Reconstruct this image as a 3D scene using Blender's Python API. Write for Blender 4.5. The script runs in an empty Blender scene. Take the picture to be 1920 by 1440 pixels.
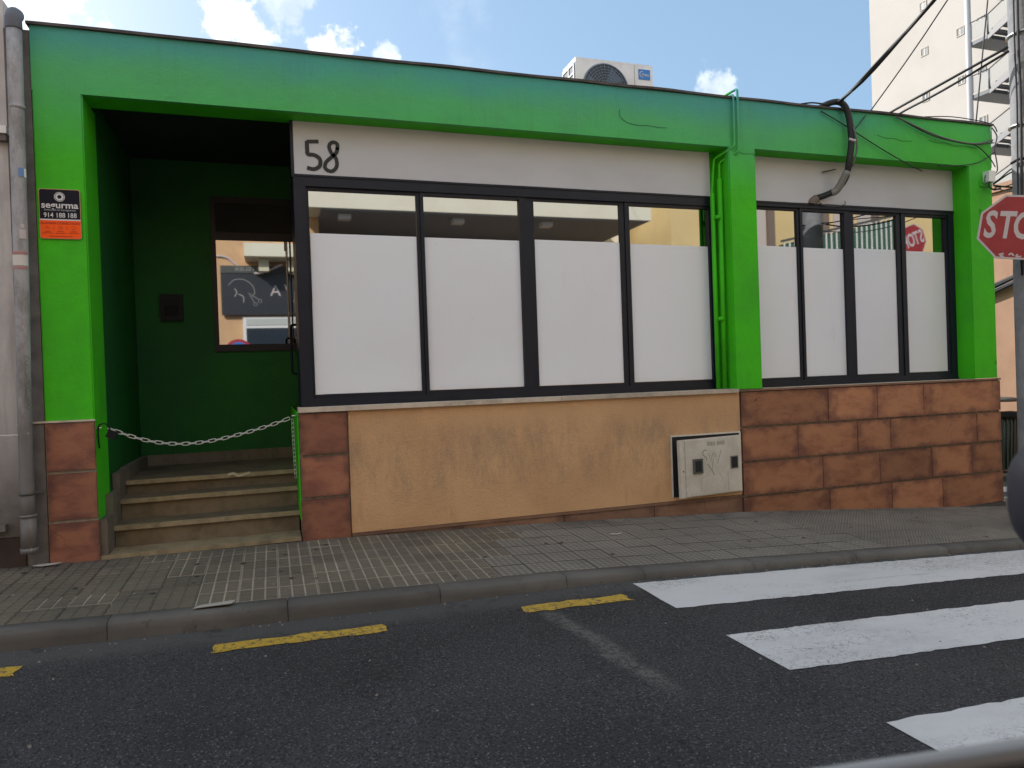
import bpy, bmesh, math, random
from mathutils import Vector, Matrix, noise
random.seed(7)
SC = bpy.context.scene
COL = SC.collection
R = math.radians
# ------------------------------------------------------------------ camera
cam_d = bpy.data.cameras.new('camera'); cam = bpy.data.objects.new('camera', cam_d); COL.objects.link(cam); SC.camera = cam
yaw, pit, rol = R(18.5), R(-.47), R(2.0)
F = Vector((math.sin(yaw)*math.cos(pit), math.cos(yaw)*math.cos(pit), math.sin(pit)))
Rt = F.cross(Vector((0,0,1))).normalized(); U = Rt.cross(F)
r2 = Rt*math.cos(rol)-U*math.sin(rol); u2 = U*math.cos(rol)+Rt*math.sin(rol)
M = Matrix((r2,u2,-F)).transposed().to_4x4(); M.translation = Vector((0,-6.4,0)); cam.matrix_world = M
cam_d.sensor_width = 36; cam_d.lens = 1350/1920*36; cam_d.clip_start = .05; cam_d.clip_end = 2000
cam_d.dof.use_dof = True; cam_d.dof.focus_distance = 7.5; cam_d.dof.aperture_fstop = 5.0
# ------------------------------------------------------------------ world
SUN_AZ = (-.62, .785); SUN_EL = 33
W = bpy.data.worlds.new('World'); SC.world = W; W.use_nodes = True
nt = W.node_tree; nt.nodes.clear()
def N(t, k, **kw):
    n = t.nodes.new(k)
    for a, b in kw.items(): setattr(n, a, b)
    return n
out = N(nt,'ShaderNodeOutputWorld'); bg = N(nt,'ShaderNodeBackground'); bg.inputs[1].default_value = .10
sky = N(nt,'ShaderNodeTexSky', sky_type='NISHITA', sun_disc=False)
sky.sun_elevation = R(SUN_EL); sky.sun_rotation = math.atan2(SUN_AZ[0], SUN_AZ[1]); sky.air_density = 1.0; sky.dust_density = 1.6; sky.ozone_density = 1.2
tc = N(nt,'ShaderNodeTexCoord')
def vm(op, a, b=None):
    n = N(nt,'ShaderNodeVectorMath', operation=op)
    for i, v in enumerate((a,b)):
        if v is None: continue
        if hasattr(v,'links'): nt.links.new(v, n.inputs[i])
        else: n.inputs[i].default_value = v
    return n
def mt(t, op, a, b=None, clamp=False):
    n = N(t,'ShaderNodeMath', operation=op, use_clamp=clamp)
    for i, v in enumerate((a,b)):
        if v is None: continue
        if hasattr(v,'links'): t.links.new(v, n.inputs[i])
        else: n.inputs[i].default_value = v
    return n.outputs[0]
dirv = tc.outputs['Generated']
nz = N(nt,'ShaderNodeTexNoise'); nz.inputs['Scale'].default_value = 26; nz.inputs['Detail'].default_value = 8; nz.inputs['Roughness'].default_value = .62
nt.links.new(dirv, nz.inputs['Vector'])
nz2 = N(nt,'ShaderNodeTexNoise'); nz2.inputs['Scale'].default_value = 2.6; nz2.inputs['Detail'].default_value = 7; nz2.inputs['Roughness'].default_value = .6
nt.links.new(dirv, nz2.inputs['Vector'])
def smooth(t, v, a, b):
    n = N(t,'ShaderNodeMapRange', interpolation_type='SMOOTHSTEP'); t.links.new(v, n.inputs[0]); n.inputs[1].default_value = a; n.inputs[2].default_value = b
    return n.outputs[0]
tot = None
for c, rad, st in [((-.028,.900,.432),.036,1.),((-.004,.909,.416),.030,.95),((.082,.9065,.412),.030,1.),((.100,.900,.424),.022,1.),((.035,.894,.450),.040,.35),((-.222,.8876,.400),.06,1.),((-.250,.883,.395),.05,1),((.150,.90,.405),.02,.5),((.5386,.766,.345),.030,.45),((-.6,.6,.5),.16,1.),((-.75,-.3,.45),.2,1.),((.2,-.85,.4),.15,1.),((.8,-.4,.45),.14,1.),((.1,.3,.95),.12,.8)]:
    L = math.sqrt(sum(x*x for x in c)); c = tuple(x/L for x in c)
    d = vm('DISTANCE', dirv, c).outputs['Value']
    q = mt(nt,'SUBTRACT', 1.0, mt(nt,'DIVIDE', d, rad*1.5), True)            # 0..1 falloff
    q = mt(nt,'ADD', mt(nt,'MULTIPLY', q, 1.0), mt(nt,'MULTIPLY', mt(nt,'SUBTRACT', nz.outputs[0], .5), 2.3))
    q = mt(nt,'MULTIPLY', smooth(nt, q, .28, .62), st)
    q = mt(nt,'MULTIPLY', q, smooth(nt, d, rad*1.6, rad*1.1))
    tot = q if tot is None else mt(nt,'MAXIMUM', tot, q)
vw = smooth(nt, vm('DISTANCE', dirv, (.32,.85,.42)).outputs['Value'], .35, 1.1)      # keeps the view clear; the unseen cloud is added to light the facade
fill_cloud = mt(nt,'MULTIPLY', smooth(nt, mt(nt,'ADD', nz2.outputs[0], mt(nt,'MULTIPLY', vw, .13)), .52, .72), mt(nt,'ADD', mt(nt,'MULTIPLY', vw, .55), .35))
tot = mt(nt,'MAXIMUM', tot, fill_cloud)
core = smooth(nt, nz.outputs[0], .35, .7)
cc = N(nt,'ShaderNodeMix', data_type='RGBA'); nt.links.new(core, cc.inputs[0]); cc.inputs[6].default_value = (5.2,5.6,6.2,1); cc.inputs[7].default_value = (8.6,8.5,8.3,1)
# slightly desaturated sky (thin summer haze over the whole dome)
hz = N(nt,'ShaderNodeMix', data_type='RGBA'); hz.inputs[0].default_value = .5; nt.links.new(sky.outputs[0], hz.inputs[6]); hz.inputs[7].default_value = (2.0,3.3,4.6,1)
mx = N(nt,'ShaderNodeMix', data_type='RGBA'); nt.links.new(tot, mx.inputs[0]); nt.links.new(hz.outputs[2], mx.inputs[6]); nt.links.new(cc.outputs[2], mx.inputs[7])
nt.links.new(mx.outputs[2], bg.inputs[0]); nt.links.new(bg.outputs[0], out.inputs[0])
sd = bpy.data.lights.new('sun','SUN'); sd.energy = 3.0; sd.angle = R(.6); sd.color = (1,.96,.91)
so = bpy.data.objects.new('sun', sd); COL.objects.link(so)
sv = Vector((SUN_AZ[0]*math.cos(R(SUN_EL)), SUN_AZ[1]*math.cos(R(SUN_EL)), math.sin(R(SUN_EL))))
so.rotation_euler = sv.to_track_quat('Z','Y').to_euler()
SC.view_settings.view_transform = 'Standard'; SC.view_settings.look = 'None'; SC.view_settings.exposure = .95; SC.view_settings.gamma = 1
SC.render.engine = 'CYCLES'; SC.cycles.max_bounces = 6
# ------------------------------------------------------------------ materials
class Mat:
    def __init__(s, name, col=(.5,.5,.5), rough=.7, metal=0., spec=.5):
        s.m = bpy.data.materials.new(name); s.m.use_nodes = True; s.t = s.m.node_tree; s.b = s.t.nodes['Principled BSDF']
        s.b.inputs['Base Color'].default_value = (*col,1); s.b.inputs['Roughness'].default_value = rough; s.b.inputs['Metallic'].default_value = metal
        s.b.inputs['Specular IOR Level'].default_value = spec
        s.tc = N(s.t,'ShaderNodeTexCoord'); s.gm = N(s.t,'ShaderNodeNewGeometry'); s.oi = N(s.t,'ShaderNodeObjectInfo')
        rgb = N(s.t,'ShaderNodeRGB'); rgb.outputs[0].default_value = (*col,1); s.c = rgb.outputs[0]; s.h = None
    def lk(s,a,b): s.t.links.new(a,b)
    def pos(s, scale=(1,1,1)):
        n = N(s.t,'ShaderNodeVectorMath', operation='MULTIPLY'); s.lk(s.gm.outputs['Position'], n.inputs[0]); n.inputs[1].default_value = scale; return n.outputs[0]
    def noise(s, scale, detail=4, rough=.55, stretch=(1,1,1), dist=0):
        n = N(s.t,'ShaderNodeTexNoise'); n.inputs['Scale'].default_value = scale; n.inputs['Detail'].default_value = detail; n.inputs['Roughness'].default_value = rough; n.inputs['Distortion'].default_value = dist
        s.lk(s.pos(stretch), n.inputs['Vector']); return n.outputs[0]
    def vor(s, scale, feat='DISTANCE_TO_EDGE', stretch=(1,1,1), warp=0):
        n = N(s.t,'ShaderNodeTexVoronoi', feature=feat); n.inputs['Scale'].default_value = scale
        v = s.pos(stretch)
        if warp:
            nn = N(s.t,'ShaderNodeTexNoise'); nn.inputs['Scale'].default_value = scale*1.7; s.lk(v, nn.inputs['Vector'])
            a = N(s.t,'ShaderNodeVectorMath', operation='MULTIPLY_ADD'); s.lk(nn.outputs[1], a.inputs[0]); a.inputs[1].default_value = (warp,)*3; s.lk(v, a.inputs[2]); v = a.outputs[0]
        s.lk(v, n.inputs['Vector']); return n.outputs['Distance']
    def ramp(s, v, a, b, to0=0., to1=1.):
        n = N(s.t,'ShaderNodeMapRange', interpolation_type='SMOOTHSTEP'); s.lk(v, n.inputs[0]); n.inputs[1].default_value = a; n.inputs[2].default_value = b; n.inputs[3].default_value = to0; n.inputs[4].default_value = to1; return n.outputs[0]
    def mul(s,a,b): return mt(s.t,'MULTIPLY',a,b)
    def add(s,a,b): return mt(s.t,'ADD',a,b)
    def mix(s, fac, col, mode='MIX'):
        n = N(s.t,'ShaderNodeMix', data_type='RGBA', blend_type=mode)
        if hasattr(fac,'links'): s.lk(fac, n.inputs[0])
        else: n.inputs[0].default_value = fac
        s.lk(s.c, n.inputs[6])
        if hasattr(col,'links'): s.lk(col, n.inputs[7])
        else: n.inputs[7].default_value = (*col,1)
        s.c = n.outputs[2]; return s
    def sep(s, ax):
        n = N(s.t,'ShaderNodeSeparateXYZ'); s.lk(s.gm.outputs['Position'], n.inputs[0]); return n.outputs[ax]
    def bump(s, v, strength=.3, dist=.005):
        n = N(s.t,'ShaderNodeBump'); n.inputs['Strength'].default_value = strength; n.inputs['Distance'].default_value = dist; s.lk(v, n.inputs['Height'])
        if s.h: s.lk(s.h, n.inputs['Normal'])
        s.h = n.outputs[0]; return s
    def rnd(s, lo, hi):   # per-object brightness
        v = s.ramp(s.oi.outputs['Random'], 0, 1, lo, hi); v = mt(s.t,'ADD', mt(s.t,'MULTIPLY', s.oi.outputs['Random'], hi-lo), lo)
        c = N(s.t,'ShaderNodeCombineColor'); [s.lk(v, c.inputs[i]) for i in range(3)]
        return s.mix(1.0, c.outputs[0], 'MULTIPLY')
    def done(s):
        s.lk(s.c, s.b.inputs['Base Color'])
        if s.h: s.lk(s.h, s.b.inputs['Normal'])
        return s.m
def greenmat():
    m = Mat('green_paint', (.055,.52,.008), .62, 0, .25)
    m.mix(m.ramp(m.noise(1.3,6,.65), .35,.7), (.048,.40,.016))
    # blue glass glare painted into the colour of the upper front, stronger on the left two thirds
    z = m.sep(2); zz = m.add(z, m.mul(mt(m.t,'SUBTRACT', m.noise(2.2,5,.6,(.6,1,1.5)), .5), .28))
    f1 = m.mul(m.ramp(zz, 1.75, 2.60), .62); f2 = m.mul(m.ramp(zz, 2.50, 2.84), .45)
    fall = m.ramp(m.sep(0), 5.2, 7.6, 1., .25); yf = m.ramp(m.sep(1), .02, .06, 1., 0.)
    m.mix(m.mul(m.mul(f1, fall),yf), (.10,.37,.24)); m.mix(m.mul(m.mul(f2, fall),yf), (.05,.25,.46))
    m.mix(m.mul(m.mul(m.ramp(m.noise(7,6,.7,(1.6,1,.14)),.50,.72), m.ramp(m.noise(1.2,4),.35,.65)),.22), (.05,.16,.06))     # rain streaks
    m.mix(m.mul(m.ramp(m.noise(26,6,.8),.66,.72),.45), (.16,.30,.14))
    spots = m.ramp(m.vor(1.7,'F1',(1,.2,1),.3), .035,.02); m.mix(m.mul(spots,.6), (.02,.10,.05))
    m.mix(m.mul(m.ramp(m.noise(9,6,.7), .6,.8),.25), (.03,.25,.02))
    m.bump(m.noise(70,4,.6), .55, .006); m.bump(m.noise(9,5,.6), .4, .02)
    m.bump(m.ramp(m.vor(6,'F1',(1,1,1),.5), .18,.05), .25,.006)
    return m.done()
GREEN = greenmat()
def inner():  # front green darkened, recess shade put into the wall colour
    m = Mat('shaded_green_paint', (.012,.118,.020), .6, 0, .2); m.mix(m.ramp(m.noise(1.1,5),.35,.7),(.011,.085,.026)); m.bump(m.noise(60,4),.4,.005); return m.done()
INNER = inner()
def simple(name, col, rough=.6, metal=0, var=None, bs=None, spec=.5):
    m = Mat(name, col, rough, metal, spec)
    if var: m.mix(m.ramp(m.noise(var[0],6,.6), .35,.7), var[1])
    if bs: m.bump(m.noise(bs[0],4), bs[1], bs[2])
    return m.done()
FRAME = simple('dark_aluminium', (.008,.011,.021), .45, 0, (3,(.011,.015,.027)), None, .3)
def whitemat():
    m = Mat('white_panel', (.52,.535,.575), .55)
    m.mix(m.mul(m.ramp(m.noise(1.6,6,.6,(1,1,2.2)),.35,.75),.3), (.37,.38,.41))
    m.mix(m.mul(m.ramp(m.noise(14,5,.7,(1,1,.25)),.62,.8),.2), (.35,.34,.33))
    m.bump(m.noise(3,3),.12,.02); return m.done()
WHITE = whitemat()
def filmmat():
    m = Mat('window_film', (.76,.80,.88), .42)
    m.mix(m.mul(m.ramp(m.noise(1.1,3),.3,.7),.35), (.70,.715,.75))
    m.mix(m.mul(m.ramp(m.noise(30,3,.5,(1,1,1)),.68,.75),.12), (.4,.4,.42))
    m.mix(m.mul(m.ramp(m.noise(5,6,.75,(1,1,.3)),.58,.78),.22), (.48,.48,.50))
    m.bump(m.noise(2.5,3),.22,.015); return m.done()
FILM = filmmat()
def glassmat():
    m = Mat('mirror_glass', (.42,.425,.43), .02, 1.0)
    m.bump(m.noise(1.2,1),.05,.004); return m.done()
GLASS = glassmat()
def terra(name, a, b, c):
    m = Mat(name, a, .75)
    g = m.tc.outputs['Generated']
    mp = N(m.t,'ShaderNodeVectorMath', operation='SUBTRACT'); m.lk(g, mp.inputs[0]); mp.inputs[1].default_value = (.5,.5,.5)
    ab = N(m.t,'ShaderNodeVectorMath', operation='ABSOLUTE'); m.lk(mp.outputs[0], ab.inputs[0]); sp = N(m.t,'ShaderNodeSeparateXYZ'); m.lk(ab.outputs[0], sp.inputs[0])
    e = mt(m.t,'MAXIMUM', sp.outputs[0], sp.outputs[2])
    e = m.add(e, m.mul(mt(m.t,'SUBTRACT', m.noise(5,5,.65), .5), .75))
    m.mix(m.ramp(m.noise(2.2,7,.66,(1,1,2.4)), .42,.70), b)
    m.mix(m.mul(m.ramp(e, .30,.58),.8), c)
    m.mix(m.mul(m.ramp(m.noise(22,6,.7,(1,1,2.5)), .55,.75),.45), tuple(x*.55 for x in c))
    m.rnd(.66,1.16)
    cr = m.ramp(m.vor(3.0,'DISTANCE_TO_EDGE',(1,1,1),.35), .006,.0015); cr = m.mul(cr, m.ramp(m.noise(2.3,2),.55,.6)); m.mix(m.mul(cr,.8), (.05,.02,.012))
    m.bump(m.noise(60,5,.65),.45,.004); m.bump(m.noise(7,4),.35,.012); return m.done()
TERRA = terra('stained_sandstone', (.42,.192,.098), (.27,.108,.058), (.13,.050,.040))
TERRAD = terra('dark_red_sandstone', (.35,.145,.085), (.21,.075,.052), (.11,.044,.038))
TERRAL = terra('brown_base_stone', (.22,.125,.08), (.16,.085,.055), (.09,.05,.036))
def ochre():
    m = Mat('ochre_render', (.60,.375,.20), .85)
    m.mix(m.ramp(m.noise(1.4,5),.35,.7), (.52,.315,.165))
    z = m.sep(2); mid = m.mul(m.ramp(z,-1.2,-.85), m.ramp(z,-.3,-.55))
    m.mix(m.mul(m.mul(m.ramp(m.noise(1.9,10,.85,(1.6,1,.6)),.41,.66), mid),.60), (.26,.19,.13))
    m.mix(m.mul(m.ramp(m.noise(55,4,.7),.58,.72),.35), (.30,.17,.09))
    m.mix(m.mul(m.mul(m.ramp(m.noise(6,4,.6,(1,1,.2)),.55,.75), m.ramp(z,-1.3,-.9,1.,.2)),.4),(.28,.15,.08))
    m.bump(m.noise(55,4,.6),.8,.008); m.bump(m.noise(12,3),.25,.01); return m.done()
OCHRE = ochre()
def stone(name, a, b, d, sc=8, rough=.8):
    m = Mat(name, a, rough); m.mix(m.ramp(m.noise(sc,6,.65),.35,.7), b); m.mix(m.mul(m.ramp(m.noise(sc*.35,5,.7),.5,.72),.7), d); m.rnd(.88,1.12)
    m.bump(m.noise(60,4),.3,.003); return m.done()
SILL = stone('pale_sill_stone', (.56,.49,.40),(.44,.38,.31),(.26,.22,.18), 9)
STEP = stone('worn_step_stone', (.15,.12,.078),(.10,.078,.05),(.05,.04,.03), 6)
NOSE = stone('step_nosing', (.30,.245,.15),(.21,.165,.10),(.10,.08,.05), 9)
SKIRT = stone('skirting_stone', (.15,.13,.105),(.11,.095,.075),(.06,.052,.042), 8)
MORTAR = simple('grey_mortar', (.30,.265,.22), .9, 0, (20,(.19,.165,.135)), (60,.4,.004))
def tilemat(name, a, b, d, lo=.84, hi=1.14):
    m = Mat(name, a, .78); m.mix(m.mul(m.ramp(m.noise(9,3,.5),.70,.76),.7), (.035,.033,.032)); m.mix(m.ramp(m.noise(1.3,5),.35,.65), b)
    m.mix(m.mul(m.ramp(m.noise(3.5,7,.7),.52,.72),.6), d); m.mix(m.mul(m.ramp(m.noise(26,3,.5),.68,.74),.55), (.02,.02,.02))
    m.rnd(lo,hi)
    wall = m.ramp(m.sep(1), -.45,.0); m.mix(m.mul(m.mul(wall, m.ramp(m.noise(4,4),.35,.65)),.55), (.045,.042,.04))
    m.bump(m.noise(120,3),.4,.002); m.bump(m.noise(14,4),.2,.004); return m.done()
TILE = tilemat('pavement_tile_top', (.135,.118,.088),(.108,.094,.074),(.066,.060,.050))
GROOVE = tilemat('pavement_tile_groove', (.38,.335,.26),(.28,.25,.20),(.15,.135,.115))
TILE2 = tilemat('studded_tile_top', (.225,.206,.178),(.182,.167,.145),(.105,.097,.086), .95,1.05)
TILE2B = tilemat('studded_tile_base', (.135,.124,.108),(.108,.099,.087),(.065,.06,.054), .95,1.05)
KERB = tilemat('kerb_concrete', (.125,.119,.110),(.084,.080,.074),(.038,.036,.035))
def asphalt():
    m = Mat('asphalt', (.050,.051,.055), .85, 0, .35)
    m.mix(m.ramp(m.noise(.9,6,.6),.35,.7), (.034,.034,.037))
    m.mix(m.mul(m.ramp(m.noise(.45,7,.7,(.5,1.6,1)),.50,.62),.45), (.075,.074,.073))
    m.mix(m.mul(m.ramp(m.noise(1.6,7,.75,(1,1,1)),.62,.70),.6), (.022,.022,.024))
    m.mix(m.mul(m.mul(m.ramp(m.vor(70,'F1'),.42,.14),.95), m.ramp(m.noise(60,2,.5),.42,.58)), (.185,.19,.205))
    m.mix(m.mul(m.ramp(m.noise(75,3,.75),.50,.60),.9), (.008,.008,.010))
    m.mix(m.mul(m.ramp(m.noise(38,4,.8),.60,.70),.35), (.13,.13,.13))
    # pale worn strip near the kerb
    y = m.sep(1); m.mix(m.mul(m.ramp(m.add(y, m.mul(m.noise(3.5,6,.7),.4)), -1.86, -1.64),.75), (.088,.087,.084))
    m.mix(m.mul(m.mul(m.ramp(y,-1.95,-1.75), m.ramp(m.noise(4,6,.75),.55,.66)),.8), (.022,.022,.023))
    # diagonal scar of dusty filler
    n = N(m.t,'ShaderNodeVectorMath', operation='DOT_PRODUCT'); m.lk(m.gm.outputs['Position'], n.inputs[0]); n.inputs[1].default_value = (.99,.12,0)
    wob = m.mul(mt(m.t,'SUBTRACT', m.noise(2.5,5,.7), .5), .22)
    dd = mt(m.t,'ABSOLUTE', mt(m.t,'SUBTRACT', m.add(n.outputs['Value'], wob), 1.33))
    sc = m.mul(m.mul(m.ramp(dd,.09,.02), m.ramp(y,-3.6,-3.2)), m.ramp(y,-2.05,-2.2)); m.mix(m.mul(m.mul(sc, m.ramp(m.noise(34,5,.8),.40,.56)),.75), (.15,.145,.135))
    cr = m.mul(m.ramp(m.vor(2.4,'DISTANCE_TO_EDGE',(1,1,1),.4), .010,.003), m.ramp(m.noise(.9,3),.56,.62)); m.mix(m.mul(cr,.75), (.012,.012,.012))
    m.mix(m.mul(m.ramp(m.noise(5,5,.7),.68,.76),.6), (.02,.02,.022))
    m.bump(m.vor(95,'F1'),.8,.009); m.bump(m.noise(30,4,.75),.8,.015); return m.done()
ASPH = asphalt()
def paint(name, a, wear):
    m = Mat(name, a, .6)
    m.mix(m.mul(m.ramp(m.noise(2.0,6,.65,(.4,1,1)),.42,.7),.5), tuple(x*.66 for x in a))
    cr = m.mul(m.ramp(m.vor(8,'DISTANCE_TO_EDGE',(.7,1,1),.5), .045,.018), m.ramp(m.noise(1.1,4,.6,(.7,1.6,1)),.42,.60)); m.mix(m.mul(cr,.6), (.05,.05,.052))
    m.mix(m.mul(m.ramp(m.noise(3,6,.75,(.25,3,1)),.62,.72),.5), (.16,.16,.16))
    hole = m.ramp(m.noise(48,6,.75), wear, wear-.07, 0., 1.) if wear else None
    if wear: m.mix(m.ramp(m.noise(34,6,.8), wear, wear+.08), (.05,.05,.054))
    m.bump(m.vor(85,'F1'),.5,.005); m.bump(m.noise(40,4),.4,.004); return m.done()
WPAINT = paint('white_road_paint', (.60,.60,.61), .66)
YPAINT = paint('yellow_road_paint', (.54,.35,.035), .51)
def pipem():
    m = Mat('grey_pipe', (.36,.36,.385), .5); m.mix(m.mul(m.ramp(m.noise(4,7,.75,(1,1,.45)),.42,.66),.8), (.15,.145,.14))
    m.mix(m.mul(m.ramp(m.add(m.sep(2), m.mul(m.noise(6,6,.8,(1,1,.5)),1.6)), 1.5, .3),.75), (.085,.078,.068)); m.mix(m.mul(m.ramp(m.noise(16,5,.8),.60,.70),.5), (.45,.44,.43)); m.bump(m.noise(30,4),.3,.004); return m.done()
PIPE = pipem()
def nwall():
    m = Mat('grey_white_render', (.62,.60,.60), .85); m.mix(m.ramp(m.noise(1.5,6,.65),.35,.7), (.46,.44,.44))
    m.mix(m.mul(m.ramp(m.noise(5,6,.7,(1.5,1,.15)),.45,.7),.5), (.26,.245,.235))
    m.mix(m.ramp(m.add(m.sep(2), m.mul(m.noise(3,6,.7),1.0)), .75, -.65), (.115,.105,.095)); m.bump(m.noise(40,4),.4,.005); return m.done()
NWALL = nwall()
NDARK = simple('dark_party_strip', (.16,.145,.14), .85, 0, (6,(.10,.09,.085)), (40,.4,.005))
STEEL = simple('galvanised_steel', (.62,.62,.60), .38, .85)
BLACK = simple('black_rubber', (.009,.010,.013), .65, 0, None, None, .2)
CABLE = simple('black_cable', (.012,.012,.015), .6)
GREYCAB = simple('grey_cable', (.11,.11,.11), .6)
ACW = simple('ac_cream_metal', (.80,.82,.86), .4, 0, (3,(.66,.66,.68)))
ACD = simple('ac_grille_dark', (.035,.05,.08), .5)
ACG = simple('ac_grille_wire', (.20,.25,.32), .45)
BLUE = simple('blue_badge', (.02,.20,.62), .35)
CREAM = simple('cream_render', (.53,.50,.46), .85, 0, (.25,(.49,.455,.41)), (8,.2,.01))
CREAMY = simple('cream_yellow_render', (.78,.74,.60), .8, 0, (1.5,(.74,.69,.55)))
APRI = simple('apricot_render', (.66,.42,.22), .85, 0, (2,(.56,.35,.2)))
SALMON = simple('salmon_render', (.40,.235,.155), .85, 0, (2.5,(.35,.20,.13)), (30,.2,.004))
CONC = simple('pole_concrete', (.26,.26,.27), .85, 0, (7,(.19,.19,.20)), (25,.5,.01))
STAIRM = simple('stair_grey_steel', (.11,.12,.135), .5)
STAIRL = simple('stair_mesh_panel', (.36,.355,.33), .6)
WHITEP = simple('white_paint', (.78,.78,.77), .5)
REDS = simple('faded_red_sign', (.33,.028,.035), .45, 0, (6,(.28,.022,.028)))
OLDW = simple('aged_white_letter', (.52,.46,.46), .5)
DKSIGN = simple('sign_black', (.010,.011,.020), .6, 0, None, None, .15)
ORANGE = simple('sign_orange', (.98,.115,.010), .6, 0, None, None, .2)
ODARK = simple('sign_orange_dark', (.30,.025,.008), .5)
SLET = simple('sign_letter', (.62,.63,.66), .5)
CABM = stone('meter_door_paint', (.60,.58,.52),(.50,.475,.42),(.27,.24,.20), 5, .6)
GREYP = simple('dark_grey_plastic', (.075,.08,.075), .5)
BIN = simple('bin_green_grey', (.045,.06,.055), .5)
DARKIN = simple('dark_interior', (.012,.014,.018), .8)
ROOF = simple('roof_membrane', (.10,.09,.085), .9, 0, (5,(.05,.045,.045)))
INK = simple('black_ink', (.006,.010,.014), .5)
PEN = simple('grey_pen', (.12,.115,.10), .7)
# ------------------------------------------------------------------ helpers
def link(me, name, parent=None, mat=None):
    o = bpy.data.objects.new(name, me); COL.objects.link(o)
    if parent: o.parent = parent
    for m in (mat if isinstance(mat,(list,tuple)) else [mat] if mat else []): me.materials.append(m)
    return o
def tag(o, label=None, cat=None, group=None, kind=None):
    if label: o['label'] = label
    if cat: o['category'] = cat
    if group: o['group'] = group
    if kind: o['kind'] = kind
    return o
def empty(name, loc, label, cat, group=None):
    o = bpy.data.objects.new(name, None); COL.objects.link(o); o.location = loc; o.empty_display_size = .1
    return tag(o, label, cat, group)
class B:
    def __init__(s): s.bm = bmesh.new()
    def box(s, x0,x1,y0,y1,z0,z1, mi=0):
        P = [(x0,y0,z0),(x1,y0,z0),(x1,y1,z0),(x0,y1,z0),(x0,y0,z1),(x1,y0,z1),(x1,y1,z1),(x0,y1,z1)]
        v = [s.bm.verts.new(p) for p in P]
        for f in ((0,3,2,1),(4,5,6,7),(0,1,5,4),(1,2,6,5),(2,3,7,6),(3,0,4,7)):
            q = s.bm.faces.new([v[i] for i in f]); q.material_index = mi
        return s
    def hexa(s, P, mi=0):
        v = [s.bm.verts.new(p) for p in P]
        for f in ((0,3,2,1),(4,5,6,7),(0,1,5,4),(1,2,6,5),(2,3,7,6),(3,0,4,7)):
            q = s.bm.faces.new([v[i] for i in f]); q.material_index = mi
        return s
    def tube(s, pts, r, seg=8, cap=True, sm=4, mi=0):
        pts = [Vector(p) for p in pts]
        if sm and len(pts) > 2:
            q = []
            for i in range(len(pts)-1):
                p0 = pts[max(i-1,0)]; p1 = pts[i]; p2 = pts[i+1]; p3 = pts[min(i+2,len(pts)-1)]
                for k in range(sm):
                    t = k/sm; q.append(.5*((2*p1)+(p2-p0)*t+(2*p0-5*p1+4*p2-p3)*t*t+(3*p1-p0-3*p2+p3)*t**3))
            q.append(pts[-1]); pts = q
        rs = r if isinstance(r,(list,tuple)) else [r]*len(pts)
        if len(rs) != len(pts): rs = [rs[min(int(i/(len(pts)-1)*(len(rs)-1)+.5),len(rs)-1)] for i in range(len(pts))]
        n = None; rings = []
        for i,p in enumerate(pts):
            d = (pts[min(i+1,len(pts)-1)]-pts[max(i-1,0)]).normalized()
            if n is None: n = d.orthogonal().normalized()
            n = (n-d*n.dot(d)).normalized(); b = d.cross(n)
            rings.append([s.bm.verts.new(p+(n*math.cos(a)+b*math.sin(a))*rs[i]) for a in [2*math.pi*k/seg for k in range(seg)]])
        for i in range(len(rings)-1):
            for k in range(seg):
                f = s.bm.faces.new((rings[i][k],rings[i][(k+1)%seg],rings[i+1][(k+1)%seg],rings[i+1][k])); f.smooth = True; f.material_index = mi
        if cap:
            for q in (rings[0][::-1], rings[-1]): f = s.bm.faces.new(q); f.material_index = mi
        return s
    def prism(s, poly, T, h, mi=0):   # poly list of 2D, T(u,v,w)->3D, from w=0 to w=h
        a = [s.bm.verts.new(T(u,v,0)) for u,v in poly]; b = [s.bm.verts.new(T(u,v,h)) for u,v in poly]
        n = len(poly); s.bm.faces.new(a[::-1]).material_index = mi; s.bm.faces.new(b).material_index = mi
        for i in range(n): s.bm.faces.new((a[i],a[(i+1)%n],b[(i+1)%n],b[i])).material_index = mi
        return s
    def bev(s, w, seg=1):
        es = [e for e in s.bm.edges if len(e.link_faces)==2 and e.calc_face_angle(0) > .5]
        bmesh.ops.bevel(s.bm, geom=es, offset=w, segments=seg, affect='EDGES', clamp_overlap=True); return s
    def jit(s, a, f=3.):
        for v in s.bm.verts: v.co += Vector(noise.noise_vector(v.co*f))*a
        return s
    def mesh(s, name='m'):
        bmesh.ops.recalc_face_normals(s.bm, faces=s.bm.faces)
        me = bpy.data.meshes.new(name); s.bm.to_mesh(me); s.bm.free(); return me
    def build(s, name, mat, parent=None): return link(s.mesh(name), name, parent, mat)
def box(name, mat, parent, *c, bev=0, jit=0):
    b = B().box(*c)
    if bev: b.bev(bev)
    if jit: b.jit(jit)
    return b.build(name, mat, parent)
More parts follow.
